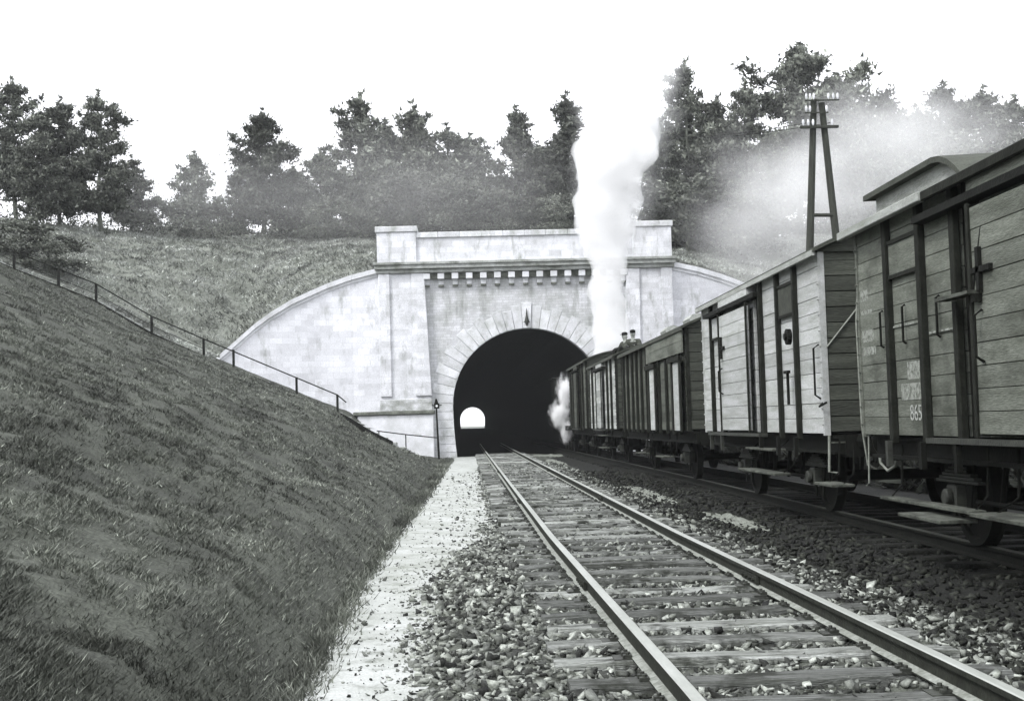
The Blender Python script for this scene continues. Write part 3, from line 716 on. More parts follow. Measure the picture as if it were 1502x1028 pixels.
    # underframe
    MB().box(xl+.14, xl+.22, -.05, Lb+.05, .84, 1.08).box(xl+.08, xl+.139, -.05, Lb+.05, 1.04, 1.08).box(xl+.08, xl+.139, -.05, Lb+.05, .84, .88).box(hwid-.22, hwid-.14, -.05, Lb+.05, .84, 1.08).box(xl+.221, hwid-.221, -.08, .1, .8, 1.085).box(xl+.221, hwid-.221, Lb-.1, Lb+.08, .8, 1.085).build('underframe', M['iron'], w)
    for v in (Lb/2-2.25, Lb/2+2.25) if Lb < 9 else (Lb/2-3.1, Lb/2+3.1): wheelset(w, v)
    for e, d in ((-.08, -1), (Lb+.08, 1)):
        for x in (-.875, .875):
            MB().tube([(x, e, 1.0), (x, e+d*.3, 1.0), (x, e+d*.31, 1.0), (x, e+d*.56, 1.0)], [.12, .1, .055, .055], 10).tube([(x, e+d*.56, 1.0), (x, e+d*.59, 1.0)], .19, 16).build('buffer', M['iron'], w)
        MB().tube([(0, e, .98), (0, e+d*.35, .95), (0, e+d*.5, .8), (0, e+d*.7, .72)], .04, 6).build('coupling', M['iron'], w)
    # brake gear
    bg_ = MB()
    for v in (Lb/2-1.2, Lb/2-.4, Lb/2+.5, Lb/2+1.3): bg_.tube([(-.9, v, .85), (-.9, v+.15, .4)], .03, 6)
    bg_.tube([(-.95, Lb/2-1.9, .45), (-.95, Lb/2+1.9, .45)], .025, 6).tube([(-.4, Lb/2-.5, .6), (-.4, Lb/2+.5, .6)], .17, 12)
    bg_.build('brake_rigging', M['iron'], w)
    return w

def board_step(w, v0, v1, z, out=.22, dep=.24, brackets=True):
    xl = -(XE-XS)/2
    s = MB().box(xl-out, xl-out+dep, v0, v1, z-.035, z).build('footboard', M['step'], w, bevel=.006)
    if brackets:
        for v in (v0+.1, v1-.1): MB().tube([(xl-out+dep*.5, v, z-.03), (xl+.1, v, z+.12), (xl+.12, v, 1.0)], .014, 5).build('bracket', M['iron'], s)

xl = -(XE-XS)/2
# W1, nearest
w1 = make_wagon('nearest dark grey boxcar with chalk marks and a raised roof hood', 6.31, 8.06, M['wood_w1'],
                [.96, 1.96, 2.85, 5.06, 5.95, 6.94], door=(2.45, 4.55), gap=(4.55, 5.04), hatches=((5.95, 6.94, 2.78, 3.13, False), (.96, 1.96, 2.78, 3.13, False)), post_w=.11)
MB().box(xl-.20, xl-.136, 5.55, 8.2, 3.36, 3.45).build('fascia_board', M['fascia'], w1, bevel=.008)
MB().box(xl-.19, xl-.136, -.1, 5.5, 3.35, 3.44).build('eaves_beam', M['post'], w1, bevel=.008)
# raised hood on the roof
hs = []
for i in range(15):
    v = 4.95+2.75*i/14; t = i/14; z = 3.79-.34*max(0, 1-(t/.3))**2
    hs.append((v, z))
MB().loft([[(xl+.12, v, 3.4), (xl+.12, v, z-.03), (1.1, v, z-.06), (1.1, v, 3.4)] for v, z in hs]).build('roof_hood', M['fascia'], w1)
MB().loft([[(xl+.02, v, z-.03), (xl+.02, v, z+.03), (-.3, v, z+.07), (1.2, v, z+.0), (1.2, v, z-.05), (-.3, v, z+.01)] for v, z in [(4.8, 3.42)]+hs+[(7.85, 3.79)]]).build('hood_roof', M['roof'], w1)
# diagonal brace, grab rails, hoses
MB().tube([(xl-.11, 4.2, 3.1), (xl-.13, 4.55, 2.2)], .02, 6).build('door_stay', M['iron'], w1)
MB().box(xl-.24, xl-.11, 4.35, 5.12, 2.345, 2.375).build('latch_bar', M['step'], w1)
MB().box(xl-.2, xl-.12, 4.3, 4.38, 2.27, 2.34).build('latch_catch', M['iron'], w1)
for v, z in ((5.55, 2.25), (6.5, 2.25), (7.2, 2.25)):
    MB().tube([(xl-.03, v, z-.2), (xl-.06, v, z-.18), (xl-.06, v, z+.18), (xl-.03, v, z+.2)], .014, 5).build('grab_iron', M['iron'], w1)
for v0, v1, z in ((6.05, 6.9, 2.235), (5.2, 5.85, 2.1), (3.6, 4.4, 1.7)): MB().box(xl-.03, xl-.017, v0, v1, z, z+.02).build('chalk_line', M['white_mark'], w1)
# white marks: washed-out lines of lettering near the far end, two panels, the number 865
for z, h, a, b in ((2.62, .12, 7.72, 7.98), (2.44, .07, 7.6, 7.98), (2.15, .2, 7.58, 7.98), (2.0, .09, 7.52, 7.96)):
    MB().box(xl-.0165, xl-.0145, a, b, z, z+h).build('faded_lettering', M['white_mark'], w1)
MB().box(xl-.0165, xl-.0145, 6.08, 6.55, 1.68, 1.86).box(xl-.0165, xl-.0145, 6.02, 6.76, 1.47, 1.64).build('chalked_panel', M['white_mark'], w1)
def text_on(w, body, v, z, size, xo, mat, name='number'):
    cu = bpy.data.curves.new(name, 'FONT'); cu.body = body; cu.size = size; cu.extrude = .001; cu.align_x = 'LEFT'
    tmp = bpy.data.objects.new(name, cu); me = bpy.data.meshes.new_from_object(tmp); bpy.data.objects.remove(tmp)
    me.materials.append(mat); o = link(name, me, w, (xo, v, z)); o.rotation_euler = (R(90), 0, R(-90)); return o
text_on(w1, '865', 6.52, 1.26, .23, xl-.018, M['chalk'])
board_step(w1, 3.2, 4.4, .47, out=.3, dep=.34); board_step(w1, 4.85, 7.3, .45, out=.12, dep=.16); board_step(w1, 5.0, 6.1, .36, out=.34, dep=.36, brackets=False)
MB().tube([(xl+.02, 8.02, 1.12), (xl+.0, 8.02, .55), (xl-.02, 8.05, .52)], .012, 5).build('grab_iron', M['hose'], w1)
MB().tube([(-.9, 8.2, 1.05), (-.9, 8.35, .85), (-.9, 8.42, .72), (-.95, 8.55, .66), (-1.0, 8.65, .75), (-1.0, 8.7, 1.0)], .018, 6).build('air_hose', M['hose'], w1)
MB().tube([(xl+.03, 8.09, 3.3), (xl-.04, 8.11, 2.4), (xl-.03, 8.1, 1.2), (xl+.02, 8.1, .75)], .013, 5).build('end_cable', M['hose'], w1)
# W2, pale
w2 = make_wagon('pale boxcar behind the nearest wagon, its side weathered almost white', 15.97, 8.06, M['wood_w2'],
                [1.11, 2.08, 3.15, 5.98+.12, 7.06], door=(3.73, 5.98), gap=(3.2, 3.73), hatches=((1.11, 2.08, 2.76, 3.18, True), (6.1, 7.06, 2.78, 3.16, False)), post_w=.085)
board_step(w2, 1.95, 4.4, .53); board_step(w2, 2.3, 4.1, .87, out=.15, dep=.2); board_step(w2, -.85, -.05, .5, out=.2, dep=.28)
MB().tube([(xl-.02, .12, 1.55), (xl-.09, .12, 1.6), (xl-.09, .12, 2.2), (xl-.02, .12, 2.25)], .014, 6).build('grab_iron', M['iron'], w2)
MB().tube([(xl-.02, .02, 1.5), (xl-.09, -.05, 1.45), (xl-.02, -.14, 1.5)], .014, 6).build('grab_iron', M['iron'], w2)
m = MB(); m.tube([(xl-.09, 1.25, 2.43), (xl-.15, 1.25, 2.43)], .11, 16).tube([(xl-.15, 1.25, 2.43), (xl-.18, 1.25, 2.43)], .05, 10); m.build('lamp_bracket', M['iron'], w2)
MB().box(xl-.14, xl-.09, 1.32, 1.52, 1.93, 1.97).box(xl-.12, xl-.09, 1.4, 1.45, 1.5, 1.93).build('signal_iron', M['iron'], w2)
MB().tube([(xl+.04, -.03, 2.2), (-.35, -.06, 3.35)], .012, 5).build('end_stay', M['hose'], w2)
MB().tube([(xl+.02, -.05, 1.08), (xl-.0, -.06, .62), (xl+.12, -.06, .6)], .018, 6).build('grab_iron', M['hose'], w2)
MB().box(xl+.02, xl+.5, -.07, -.05, .98, 1.0).build('end_bar', M['step'], w2)
# W3, long and sooty
w3 = make_wagon('long sooty boxcar in the middle of the train with pale door leaves', 26.0, 11.0, M['wood_w3'],
                [.75, 1.55, 2.5, 3.6, 4.6, 5.6, 6.6, 7.5, 8.4, 9.4, 10.3], hatches=(), detail=1, post_w=.1, zt=3.25)
for a, b in ((.25, 1.15), (3.75, 4.7)):
    d = MB().box(xl-.12, xl-.09, a, b, 1.1, 2.55).build('door', M['wood_w2'], w3, bevel=.006)
    MB().box(xl-.15, xl-.121, a-.15, a+.02, 1.08, 2.66).build('door_stile', M['post'], d)
    MB().box(xl-.15, xl-.121, b-.02, b+.15, 1.08, 2.66).build('door_stile', M['post'], d)
    MB().box(xl-.17, xl-.088, a-.15, b+.5, 2.565, 2.67).build('door_header', M['post'], d)
plank_run(w3, {}, M['wood_w1'], .05, 5.3, 2.72, 3.22, xl-.088)
for v in (1.8, 5.2): MB().loft([[(-.75+.2*math.cos(t), v+.0, 3.55+.14*math.sin(t)) for t in np.linspace(0, 6.0, 9)], [(-.75+.2*math.cos(t), v+.9, 3.55+.14*math.sin(t)) for t in np.linspace(0, 6.0, 9)]]).build('roof_vent', M['fascia'], w3)
board_step(w3, 2.2, 3.4, .52); board_step(w3, 6, 7, .52)
# W4, light with vertical stripes
w4 = make_wagon('chalky striped boxcar with two men sitting on its roof', 38.6, 8.2, M['wood_w4'],
                [1.0, 2.1, 5.6, 7.0], door=(3.2, 4.9), hatches=(), detail=1, post_w=.1, zt=3.35)
board_step(w4, 2.5, 3.8, .9); board_step(w4, 2.5, 3.8, .5)
# W5, dark last one at the steam
w5 = make_wagon('dark boxcar at the head of the train next to the escaping steam', 48.4, 7.8, M['wood_w3'],
                [1.1, 2.1, 5.6, 6.7], door=(2.8, 4.4), hatches=(), detail=1, post_w=.1, zt=3.7)

# locomotive, all but lost in its steam
lc = thing('steam_locomotive', 'black steam locomotive wrapped in its own steam at the tunnel mouth', 'locomotive', (5.68, 57.5, 0))
MB().tube([(0, 0, 2.25), (0, .1, 2.25), (0, 5.6, 2.3)], [.7, .78, .8], 20).build('boiler', M['iron'], lc)
MB().tube([(0, .55, 2.9), (0, .55, 3.5), (0, .55, 3.85)], [.22, .2, .27], 14).build('chimney', M['iron'], lc)
MB().tube([(0, 2.6, 3.0), (0, 2.6, 3.35), (0, 2.6, 3.5)], [.35, .33, .15], 14).build('steam_dome', M['iron'], lc)
MB().box(-1.4, 1.4, 5.4, 7.6, 1.2, 3.5).box(-1.5, 1.5, 5.2, 8.0, 3.5, 3.6).build('cab', M['iron'], lc, bevel=.03)
MB().box(-1.3, 1.3, -.3, 7.8, 1.0, 1.2).build('running_board', M['iron'], lc)
for s in (-1, 1):
    for v in (1.0, 2.6, 4.2, 5.8): MB().tube([(s*.7, v, .62), (s*.84, v, .62)], .62, 24).build('wheel', M['iron'], lc)
    MB().tube([(s*1.1, .1, .75), (s*1.1, .95, .75)], .28, 14).build('cylinder', M['iron'], lc)
    MB().box(s*.86, s*.9, 1.0, 5.8, .55, .65).build('coupling_rod', M['iron_grey'], lc)
    MB().tube([(s*.875, -.3, 1.0), (s*.875, -.75, 1.0), (s*.875, -.76, 1.0), (s*.875, -.79, 1.0)], [.1, .06, .19, .19], 14).build('buffer', M['iron'], lc)

#@@PEOPLE
# ------------------------------------------------------------------ two men on the roof
def skin(name, pts, edges, mat, parent, root=0, sub=1):
    me = bpy.data.meshes.new(name); me.from_pydata([p[:3] for p in pts], edges, []); me.materials.append(mat)
    o = link(name, me, parent); md = o.modifiers.new('skin', 'SKIN'); md.use_smooth_shade = True
    for i, p in enumerate(pts):
        sv = me.skin_vertices[0].data[i]; r = p[3]; sv.radius = r if isinstance(r, tuple) else (r, r); sv.use_root = (i == root)
    s = o.modifiers.new('sub', 'SUBSURF'); s.levels = s.render_levels = sub
    return o
def man(loc, rz, label, lean, cap=True):
    p = thing('person', label, 'person', loc, rz, None)
    # facing -Y, seated on the roof, knees drawn up, elbows toward the knees
    a = lean
    body = [(0, 0, .10, (.15, .12)), (0, a*.3, .34, (.15, .11)), (0, a*.8, .54, (.18, .11)), (0, a, .63, .075), (0, a-.01, .70, .07), (0, a-.02, .78, (.105, .125)), (0, a-.02, .87, (.1, .12)),
            (.2, a*.8, .55, .055), (.27, a*.6-.14, .36, .045), (.16, a*.4-.38, .36, .033), (.10, a*.4-.46, .37, .03),
            (-.2, a*.8, .55, .055), (-.28, a*.6-.10, .35, .045), (-.17, a*.4-.36, .33, .033), (-.11, a*.4-.45, .35, .03),
            (.10, -.08, .10, .09), (.14, -.45, .40, .07), (.13, -.62, .05, .045), (.13, -.80, .02, .035),
            (-.10, -.08, .10, .09), (-.15, -.48, .34, .07), (-.14, -.68, .04, .045), (-.14, -.86, .01, .035)]
    ed = [(0, 1), (1, 2), (2, 3), (3, 4), (4, 5), (5, 6), (2, 7), (7, 8), (8, 9), (9, 10), (2, 11), (11, 12), (12, 13), (13, 14), (0, 15), (15, 16), (16, 17), (17, 18), (0, 19), (19, 20), (20, 21), (21, 22)]
    skin('body', body, ed, M['skin'], p)
    def g(v, k): return tuple([*v[:3], tuple(q+k for q in (v[3] if isinstance(v[3], tuple) else (v[3], v[3])))])
    ci = [0, 1, 2, 7, 8, 9, 11, 12, 13]; mp = {q: i for i, q in enumerate(ci)}
    skin('coat', [g(body[i], .05) for i in ci], [(mp[x], mp[y]) for x, y in ed if x in mp and y in mp], M['cloth'], p)
    ti = [0, 15, 16, 17, 19, 20, 21]; mp = {q: i for i, q in enumerate(ti)}
    skin('trousers', [g(body[i], .035) for i in ti], [(mp[x], mp[y]) for x, y in ed if x in mp and y in mp], M['iron'], p)
    for s in (-1, 1):
        MB().box(s*.135-.04, s*.135+.04, -.98, -.72, -.03, .05).build('shoe', M['iron'], p, bevel=.015)
    # cap with a peak, nose, ears
    n = 12; ring = lambda r, z, dy=0: [(r*math.cos(2*math.pi*k/n), a-.02+dy+r*1.1*math.sin(2*math.pi*k/n), z) for k in range(n)]
    c = MB().loft([ring(.098, .85), ring(.108, .90), ring(.1, .94), ring(.05, .965)]); c.box(-.06, .06, a-.19, a-.1, .865, .88); c.build('cap', M['iron'], p)
    f_ = MB().tube([(0, a-.12, .84), (0, a-.15, .80), (0, a-.12, .785)], [.008, .018, .008], 6)
    for s in (-1, 1): f_.box(s*.088-.01, s*.088+.01, a-.04, a+.0, .79, .85)
    f_.build('nose_and_ears', M['skin'], p)
    for s in (-1, 1): MB().tube([(s*.032, a-.115, .835), (s*.032, a-.125, .835)], .01, 6).build('eye', M['iron'], p)
    MB().box(-.025, .025, a-.125, a-.115, .755, .762).build('mouth', M['iron'], p)
man((6.0, 46.8, 3.68), R(-60), 'man in a dark coat sitting on the wagon roof, left of his companion', -.12)
man((6.12, 45.9, 3.69), R(-20), 'man sitting hunched on the wagon roof, his back to the white steam', -.2)

#@@POLE
# ------------------------------------------------------------------ telegraph pole
pb = Vector((11.35, 40, 1.0))
tp = thing('telegraph_pole', 'tarred timber A-frame telegraph pole standing behind the pale boxcar', 'telegraph pole')
A = pt(1188, 362, 40); B = pt(1227, 352, 40); T = pt(1199, 147, 40)
def ext(p, t, z): return p+(p-t)*((p.z-z)/(t.z-p.z))
MB().tube([ext(A, T+Vector((-.12, 0, 0)), 1.0), T+Vector((-.12, 0, 0))], [.15, .10], 10).build('leg', M['timber'], tp)
MB().tube([ext(B, T+Vector((.13, 0, 0)), 1.0), T+Vector((.13, 0, -.1))], [.15, .10], 10).build('leg', M['timber'], tp)
a = pt(1189, 316, 40); b = pt(1222, 316, 40); MB().tube([a+Vector((0, -.05, 0)), b+Vector((0, -.05, 0))], .06, 8).build('brace', M['timber'], tp)
for py, w_ in ((188, .62),):
    c = pt(1200, py, 40); bar = MB().box(c.x-w_, c.x+w_, 39.8, 39.9, c.z-.04, c.z+.04).build('crossarm', M['timber'], tp)
ins = MB().tube([(0, 0, 0), (0, 0, .05), (0, 0, .12), (0, 0, .2)], [.015, .035, .042, .025], 8).mesh('insulator', M['coping'])
for py, xsx in ((188, (-.52, -.36, -.2, .42)), (168, (-.42, -.3, .24)), (150, (-.42, -.3, -.18, .3, .46, .6))):
    c = pt(1200, py, 40)
    for q in xsx:
        link('insulator', ins, tp, (c.x+q, 39.85, c.z+.05))
    if py != 188: MB().box(c.x+min(xsx)-.05, c.x+max(xsx)+.05, 39.83, 39.87, c.z, c.z+.04).build('crossarm', M['timber'], tp)

for k, q in enumerate((-.4, .4)):
    c = pt(1200, 186, 40)+Vector((q, 0, .12)); e = pt(930, 193+4*k, 92)
    pts = [c.lerp(e, i/16)-Vector((0, 0, 1.2*4*(i/16)*(1-i/16)*.35)) for i in range(17)]
    tag(MB().tube(pts, .012, 5).build('overhead_wire', M['iron']), ('upper' if k == 0 else 'lower')+' thin telegraph wire running from the pole toward the dark wood', 'wire', 'telegraph wires')
#@@TREES
# ------------------------------------------------------------------ trees
def crown_mesh(centres, radii, per, size, mat, flat=.7):
    V = []; T = []
    for c, r, k in zip(centres, radii, per):
        k = int(k*2.2)
        q = rng.standard_normal((k, 3)); q /= np.linalg.norm(q, axis=1)[:, None]; q *= (np.abs(rng.standard_normal(k))*.8)[:, None]*r*np.array([1.15, 1.15, flat])
        base = 1.15 if c[3] else .6
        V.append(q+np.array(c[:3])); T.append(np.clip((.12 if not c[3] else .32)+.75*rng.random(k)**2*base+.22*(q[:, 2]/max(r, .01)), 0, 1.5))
    P = np.concatenate(V); T = np.concatenate(T); n = len(P)
    a = rng.standard_normal((n, 3)); b = rng.standard_normal((n, 3))+np.array([0, 0, .5]); a /= np.linalg.norm(a, axis=1)[:, None]; b -= a*np.sum(a*b, 1)[:, None]; b /= np.linalg.norm(b, axis=1)[:, None]
    s = size*(.6+.8*rng.random((n, 1)))
    tri = np.stack([P-a*s*.28, P+a*s*.28+b*s*.15, P+b*s*1.1], 1).reshape(-1, 3)
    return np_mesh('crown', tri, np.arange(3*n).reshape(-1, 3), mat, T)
def pine_meshes(seed, h=8.0, spread=2.4, bare=.25, dens=1.0, conic=.5, mat='needle', size=.21, lean=0):
    random.seed(seed); tr = MB(); pts = []
    for i in range(9): t = i/8; pts.append((lean*t*t+.10*math.sin(i+seed), .1*math.cos(i*1.3+seed), h*.97*t))
    tr.tube(pts, [.035*h*.5*(1-.88*i/8)+.02 for i in range(9)], 8)
    cs, rs, ks = [], [], []
    z = bare*h
    while z < h*.98:
        t = (z/h-bare)/(1-bare)
        w = spread*((1-t)**.6*conic+(1-conic)*math.sin(math.pi*min(1, .22+t*.78))**.8)*random.uniform(.5, 1.2)
        for k in range(random.choice((3, 4, 5))):
            if random.random() < .15: continue
            a = random.random()*6.283; l = w*random.uniform(.5, 1.08); rise = random.uniform(.0, .35)*l
            bx0 = interp(z/h, [i/8 for i in range(9)], [p[0] for p in pts]); e = (bx0+math.cos(a)*l, math.sin(a)*l, z+rise)
            tr.tube([(bx0, 0, z), (bx0+math.cos(a)*l*.55, math.sin(a)*l*.55, z+rise*.35), e], [.045, .03, .012], 5)
            for q in (.3, .48, .65, .8, .92, 1.06):
                if q < .5 and random.random() < .35: continue
                c = (bx0+math.cos(a)*l*q+random.uniform(-.15, .15), math.sin(a)*l*q+random.uniform(-.15, .15), z+rise*q*q+random.uniform(-.05, .2))
                rad = random.uniform(.16, .40)*(.6+.4*spread/2.4)*(1.35-.7*t); cs.append((*c, random.random() < .5)); rs.append(rad); ks.append(int(34*dens*(rad/.36)**1.7))
        z += h*random.uniform(.026, .044)
    for q in range(5): cs.append((pts[-1][0]+random.uniform(-.08, .08), random.uniform(-.08, .08), h*(.93+.03*q), 1)); rs.append(.16-.02*q); ks.append(9)
    return tr.mesh('trunk', M['bark']), crown_mesh(cs, rs, ks, size, M[mat], .65)
def broad_meshes(seed, h=5.0, spread=2.0, size=.2, dens=1.0, mat='leaf', low=.15):
    random.seed(seed); tr = MB(); cs, rs, ks = [], [], []
    tr.tube([(0, 0, 0), (.05, 0, h*.3), (.0, .1, h*.6), (0, 0, h*.8)], [.1, .08, .05, .02], 6)
    for i in range(34):
        a = random.random()*6.283; u = random.random(); z = h*(low+(1-low)*random.random()); prof = math.sin(math.pi*min(1, .12+.85*(z/h)))**.6
        l = spread*prof*math.sqrt(u); c = (math.cos(a)*l, math.sin(a)*l, z)
        if random.random() < .4: tr.tube([(0, 0, z*.45), c], [.035, .01], 4)
        rad = random.uniform(.35, .75)*h/5; cs.append((*c, random.random() < .5)); rs.append(rad); ks.append(int(95*dens*(rad/.5)**2))
    return tr.mesh('trunk', M['bark']), crown_mesh(cs, rs, ks, size, M[mat], .8)
PROT = {
 'pineA': pine_meshes(3, 8, 2.9, .16, .9, .45), 'pineB': pine_meshes(11, 8, 2.9, .14, 1.0, .4), 'pineC': pine_meshes(23, 8, 3.0, .2, .8, .3, lean=.4),
 'dense': pine_meshes(31, 8, 2.6, .03, .85, .5), 'dense2': pine_meshes(37, 8, 2.9, .03, .9, .45), 'slim': pine_meshes(41, 8, 1.4, .06, 1.5, .3),
 'spread': pine_meshes(53, 8, 3.5, .3, 1.4, .2, lean=-.3), 'light': pine_meshes(59, 8, 2.6, .12, .6, .5), 'light2': pine_meshes(61, 8, 2.9, .1, .65, .4),
 'bushA': broad_meshes(71, 5, 2.3), 'bushB': broad_meshes(73, 5, 2.7, dens=.8), 'bushC': broad_meshes(79, 5, 2.1, dens=.6)}
random.seed(99)
def tree(kind, px, ptop, pbase, Y, label, name='pine_tree', cat='tree', group=None, wide=1.0, mat=None):
    """px = column in the photograph, ptop/pbase = rows of its top and foot"""
    top = pt(px, ptop, Y); x = top.x; z = hill_z(x, Y) if Y > 64.8 else cut_z(x, Y); h = top.z-z
    H = 5.0 if kind.startswith('bush') else 8.0; k = h/H
    t = thing(name, label, cat, (x, Y, z-.1), random.random()*6.28, group)
    for nm, me in zip(('trunk', 'crown'), PROT[kind]):
        o = link(nm, me, t); kw = 1.22*(k*wide if k < 1.6 else k*wide*.9); o.scale = (kw, kw, k)
    return t
G1 = 'pines along the hill crest'
tree('pineC', 22, 122, 340, 80, 'pine cut by the left edge with thin spreading top', group=G1, wide=.7)
tree('pineB', 88, 150, 335, 82, 'dark pine with a broad ragged top, second from the left edge', group=G1, wide=.72)
tree('pineA', 145, 142, 332, 79, 'tallest dark pine of the left clump with visible trunk and tiered branches', group=G1, wide=.74)
tree('pineB', 55, 205, 340, 77, 'low dark pine filling the left clump in front', group=G1, wide=.9)
tree('pineA', 192, 232, 335, 88, 'short pine leaning out at the right foot of the left clump', group=G1, wide=1.0)
tree('bushB', 225, 285, 335, 95, 'small pale bush right of the left pine clump', 'shrub', 'shrub', wide=.9)
tree('light', 285, 232, 330, 135, 'faint distant pine in the gap of the crest', group=G1, wide=.9)
tree('bushC', 262, 292, 335, 100, 'low thicket in the gap below the faint pine', 'shrub', 'shrub')
tree('bushC', 318, 290, 335, 98, 'low thicket at the left foot of the bushy lone pine', 'shrub', 'shrub')
tree('pineB', 385, 168, 330, 88, 'bushy lone pine with a rounded top right of the sky gap', group=G1, wide=.85)
tree('dense', 345, 255, 335, 90, 'short dense pine at the left side of the lone pine', group=G1, wide=.85)
tree('dense', 430, 245, 335, 92, 'short dense pine at the right side of the lone pine', group=G1, wide=1.1)
tree('light2', 470, 225, 335, 96, 'thin pale pine left of the tall rounded pine', group=G1)
tree('dense2', 528, 146, 330, 98, 'tall rounded pine, highest of the trees left of the portal', group=G1, wide=.85)
tree('light', 566, 185, 330, 104, 'slender pale pine between the tall rounded pine and the spiky one', group=G1)
tree('dense', 607, 160, 330, 102, 'spiky topped pine above the left pier of the portal', group=G1, wide=.9)
tree('light2', 655, 192, 330, 106, 'loose pale pine right of the spiky topped pine', group=G1, wide=1.0)
tree('light', 690, 205, 330, 110, 'thin pale pine left of the dark pyramid shaped pine', group=G1, wide=1.0)
tree('bushA', 600, 250, 335, 84, 'dark rounded thicket directly behind the left pier', 'shrub', 'shrub', wide=1.1)
tree('bushA', 668, 262, 335, 83, 'dark rounded thicket behind the left half of the parapet', 'shrub', 'shrub', wide=1.1)
tree('bushB', 540, 268, 335, 86, 'broad thicket on the slope left of the left pier', 'shrub', 'shrub', wide=1.0)
tree('bushB', 480, 290, 335, 86, 'low spreading thicket at the top of the bare slope', 'shrub', 'shrub', wide=1.1)
tree('dense2', 755, 165, 330, 92, 'dark pyramid shaped pine above the middle of the parapet', group=G1, wide=.8)
tree('dense', 790, 215, 330, 90, 'dense pine between the pyramid shaped one and the slim one', group=G1, wide=.95)
tree('slim', 830, 146, 330, 94, 'slim tall pine beside the steam column', group=G1, wide=1.0)
tree('bushA', 735, 278, 335, 83, 'dark thicket behind the middle of the parapet', 'shrub', 'shrub', wide=1.1)
tree('bushB', 815, 285, 335, 83, 'thicket behind the parapet next to the steam column', 'shrub', 'shrub', wide=1.1)
tree('dense2', 1005, 100, 340, 88, 'tall dark pine just right of the steam column', group=G1, wide=.72)
tree('dense', 968, 190, 340, 84, 'dark pine behind the right pier, half veiled by steam', group=G1, wide=.85)
tree('dense2', 1052, 150, 340, 92, 'dense pine between the steam column and the widest crown', group=G1, wide=.8)
tree('dense', 1090, 128, 340, 95, 'pine with even crown left of the widest crown', group=G1, wide=.7)
tree('spread', 1162, 76, 340, 90, 'tallest pine with wide dark open crown above the telegraph pole', group=G1, wide=.85)
tree('spread', 1215, 120, 340, 97, 'pine with loose crown right of the telegraph pole top', group=G1, wide=.8)
tree('dense2', 1125, 200, 345, 86, 'dense pine filling the wood below the tallest crown', group=G1, wide=.9)
tree('dense2', 1060, 235, 345, 82, 'dark low pine at the foot of the wood right of the portal', group=G1, wide=1.1)
tree('bushA', 1005, 262, 345, 80, 'dark thicket touching the right pier of the portal', 'shrub', 'shrub', wide=1.2)
tree('bushA', 1090, 280, 345, 80, 'dark thicket behind the drifting smoke left of the telegraph pole', 'shrub', 'shrub', wide=1.2)
tree('light2', 1262, 165, 340, 115, 'faint thin pine right of the wood, fading in smoke', group=G1)
tree('light', 1300, 150, 340, 125, 'faint pine with a pointed top between two gaps', group=G1)
tree('light2', 1345, 165, 340, 120, 'faint pine above the roof hood of the nearest wagon', group=G1)
tree('light', 1385, 132, 340, 116, 'faint tall pine above the nearest wagon, left of the last two', group=G1, wide=1.1)
tree('light2', 1440, 138, 340, 112, 'pale pine above the nearest wagon near the right edge', group=G1, wide=1.1)
tree('pineA', 1490, 150, 340, 110, 'pine cut by the right edge of the view', group=G1, wide=1.0)
tree('bushB', 1240, 245, 345, 92, 'thicket behind the right leg of the telegraph pole', 'shrub', 'shrub', wide=1.3)
tree('bushB', 1330, 235, 345, 100, 'pale thicket behind the roof hood', 'shrub', 'shrub', wide=1.3)
tree('bushC', 1420, 215, 345, 100, 'pale thicket above the nearest wagon roof', 'shrub', 'shrub', wide=1.3)
# shrubs on the left bank
tree('bushA', 30, 318, 395, 66, 'dark shrub at the left edge above the stairs', 'shrub', 'shrub', wide=1.5)
tree('bushB', 72, 340, 395, 65.5, 'low dark shrub where the stair railing disappears', 'shrub', 'shrub', wide=1.4)
tree('bushC', 275, 333, 352, 85, 'tiny shrub alone on the hill crest', 'shrub', 'shrub', wide=1.8)
def undergrowth():
    P = []; T = []
    for k in range(330):
        x = random.uniform(-52, 52); y = random.uniform(85, 100); z = hill_z(x, y); h = random.uniform(.4, 1.3)*(1.2+.8*fbm(x*.15, 2))
        n = 260; q = rng.standard_normal((n, 3))*np.array([.7, .6, h*.4])+np.array([x, y, z+h*.4]); P.append(q); T.append(rng.random(n)**1.5*1.1)
    P = np.concatenate(P); T = np.concatenate(T); n = len(P); a = rng.standard_normal((n, 3))*.09; b = rng.standard_normal((n, 3))*.12
    return np_mesh('undergrowth', np.stack([P, P+a, P+b], 1).reshape(-1, 3), np.arange(3*n).reshape(-1, 3), M['leaf'], T)
tag(link('undergrowth', undergrowth()), 'low undergrowth between the tree trunks along the hill crest', 'undergrowth', kind='stuff')
# far wood behind the crest, one mass
def wood_mass():
    P = []; T = []
    for k in range(70):
        x = random.uniform(-75, 95); y = random.uniform(125, 190); z = hill_z(x, y); h = random.uniform(4, 9)*(1 if x > -20 else .6)
        if -38 < x < -14: h *= .35
        q = rng.standard_normal((420, 3))*np.array([1.7, 1.7, h*.27])+np.array([x, y, z+h*.45]); P.append(q); T.append(rng.random(420)*.8)
    P = np.concatenate(P); T = np.concatenate(T); n = len(P); a = rng.standard_normal((n, 3))*.22; b = rng.standard_normal((n, 3))*.22
    return np_mesh('far_wood', np.stack([P, P+a, P+b], 1).reshape(-1, 3), np.arange(3*n).reshape(-1, 3), M['leaf'], T)
tag(link('far_wood', wood_mass()), 'far wood seen as one faint mass behind the crest trees', 'wood', kind='stuff')

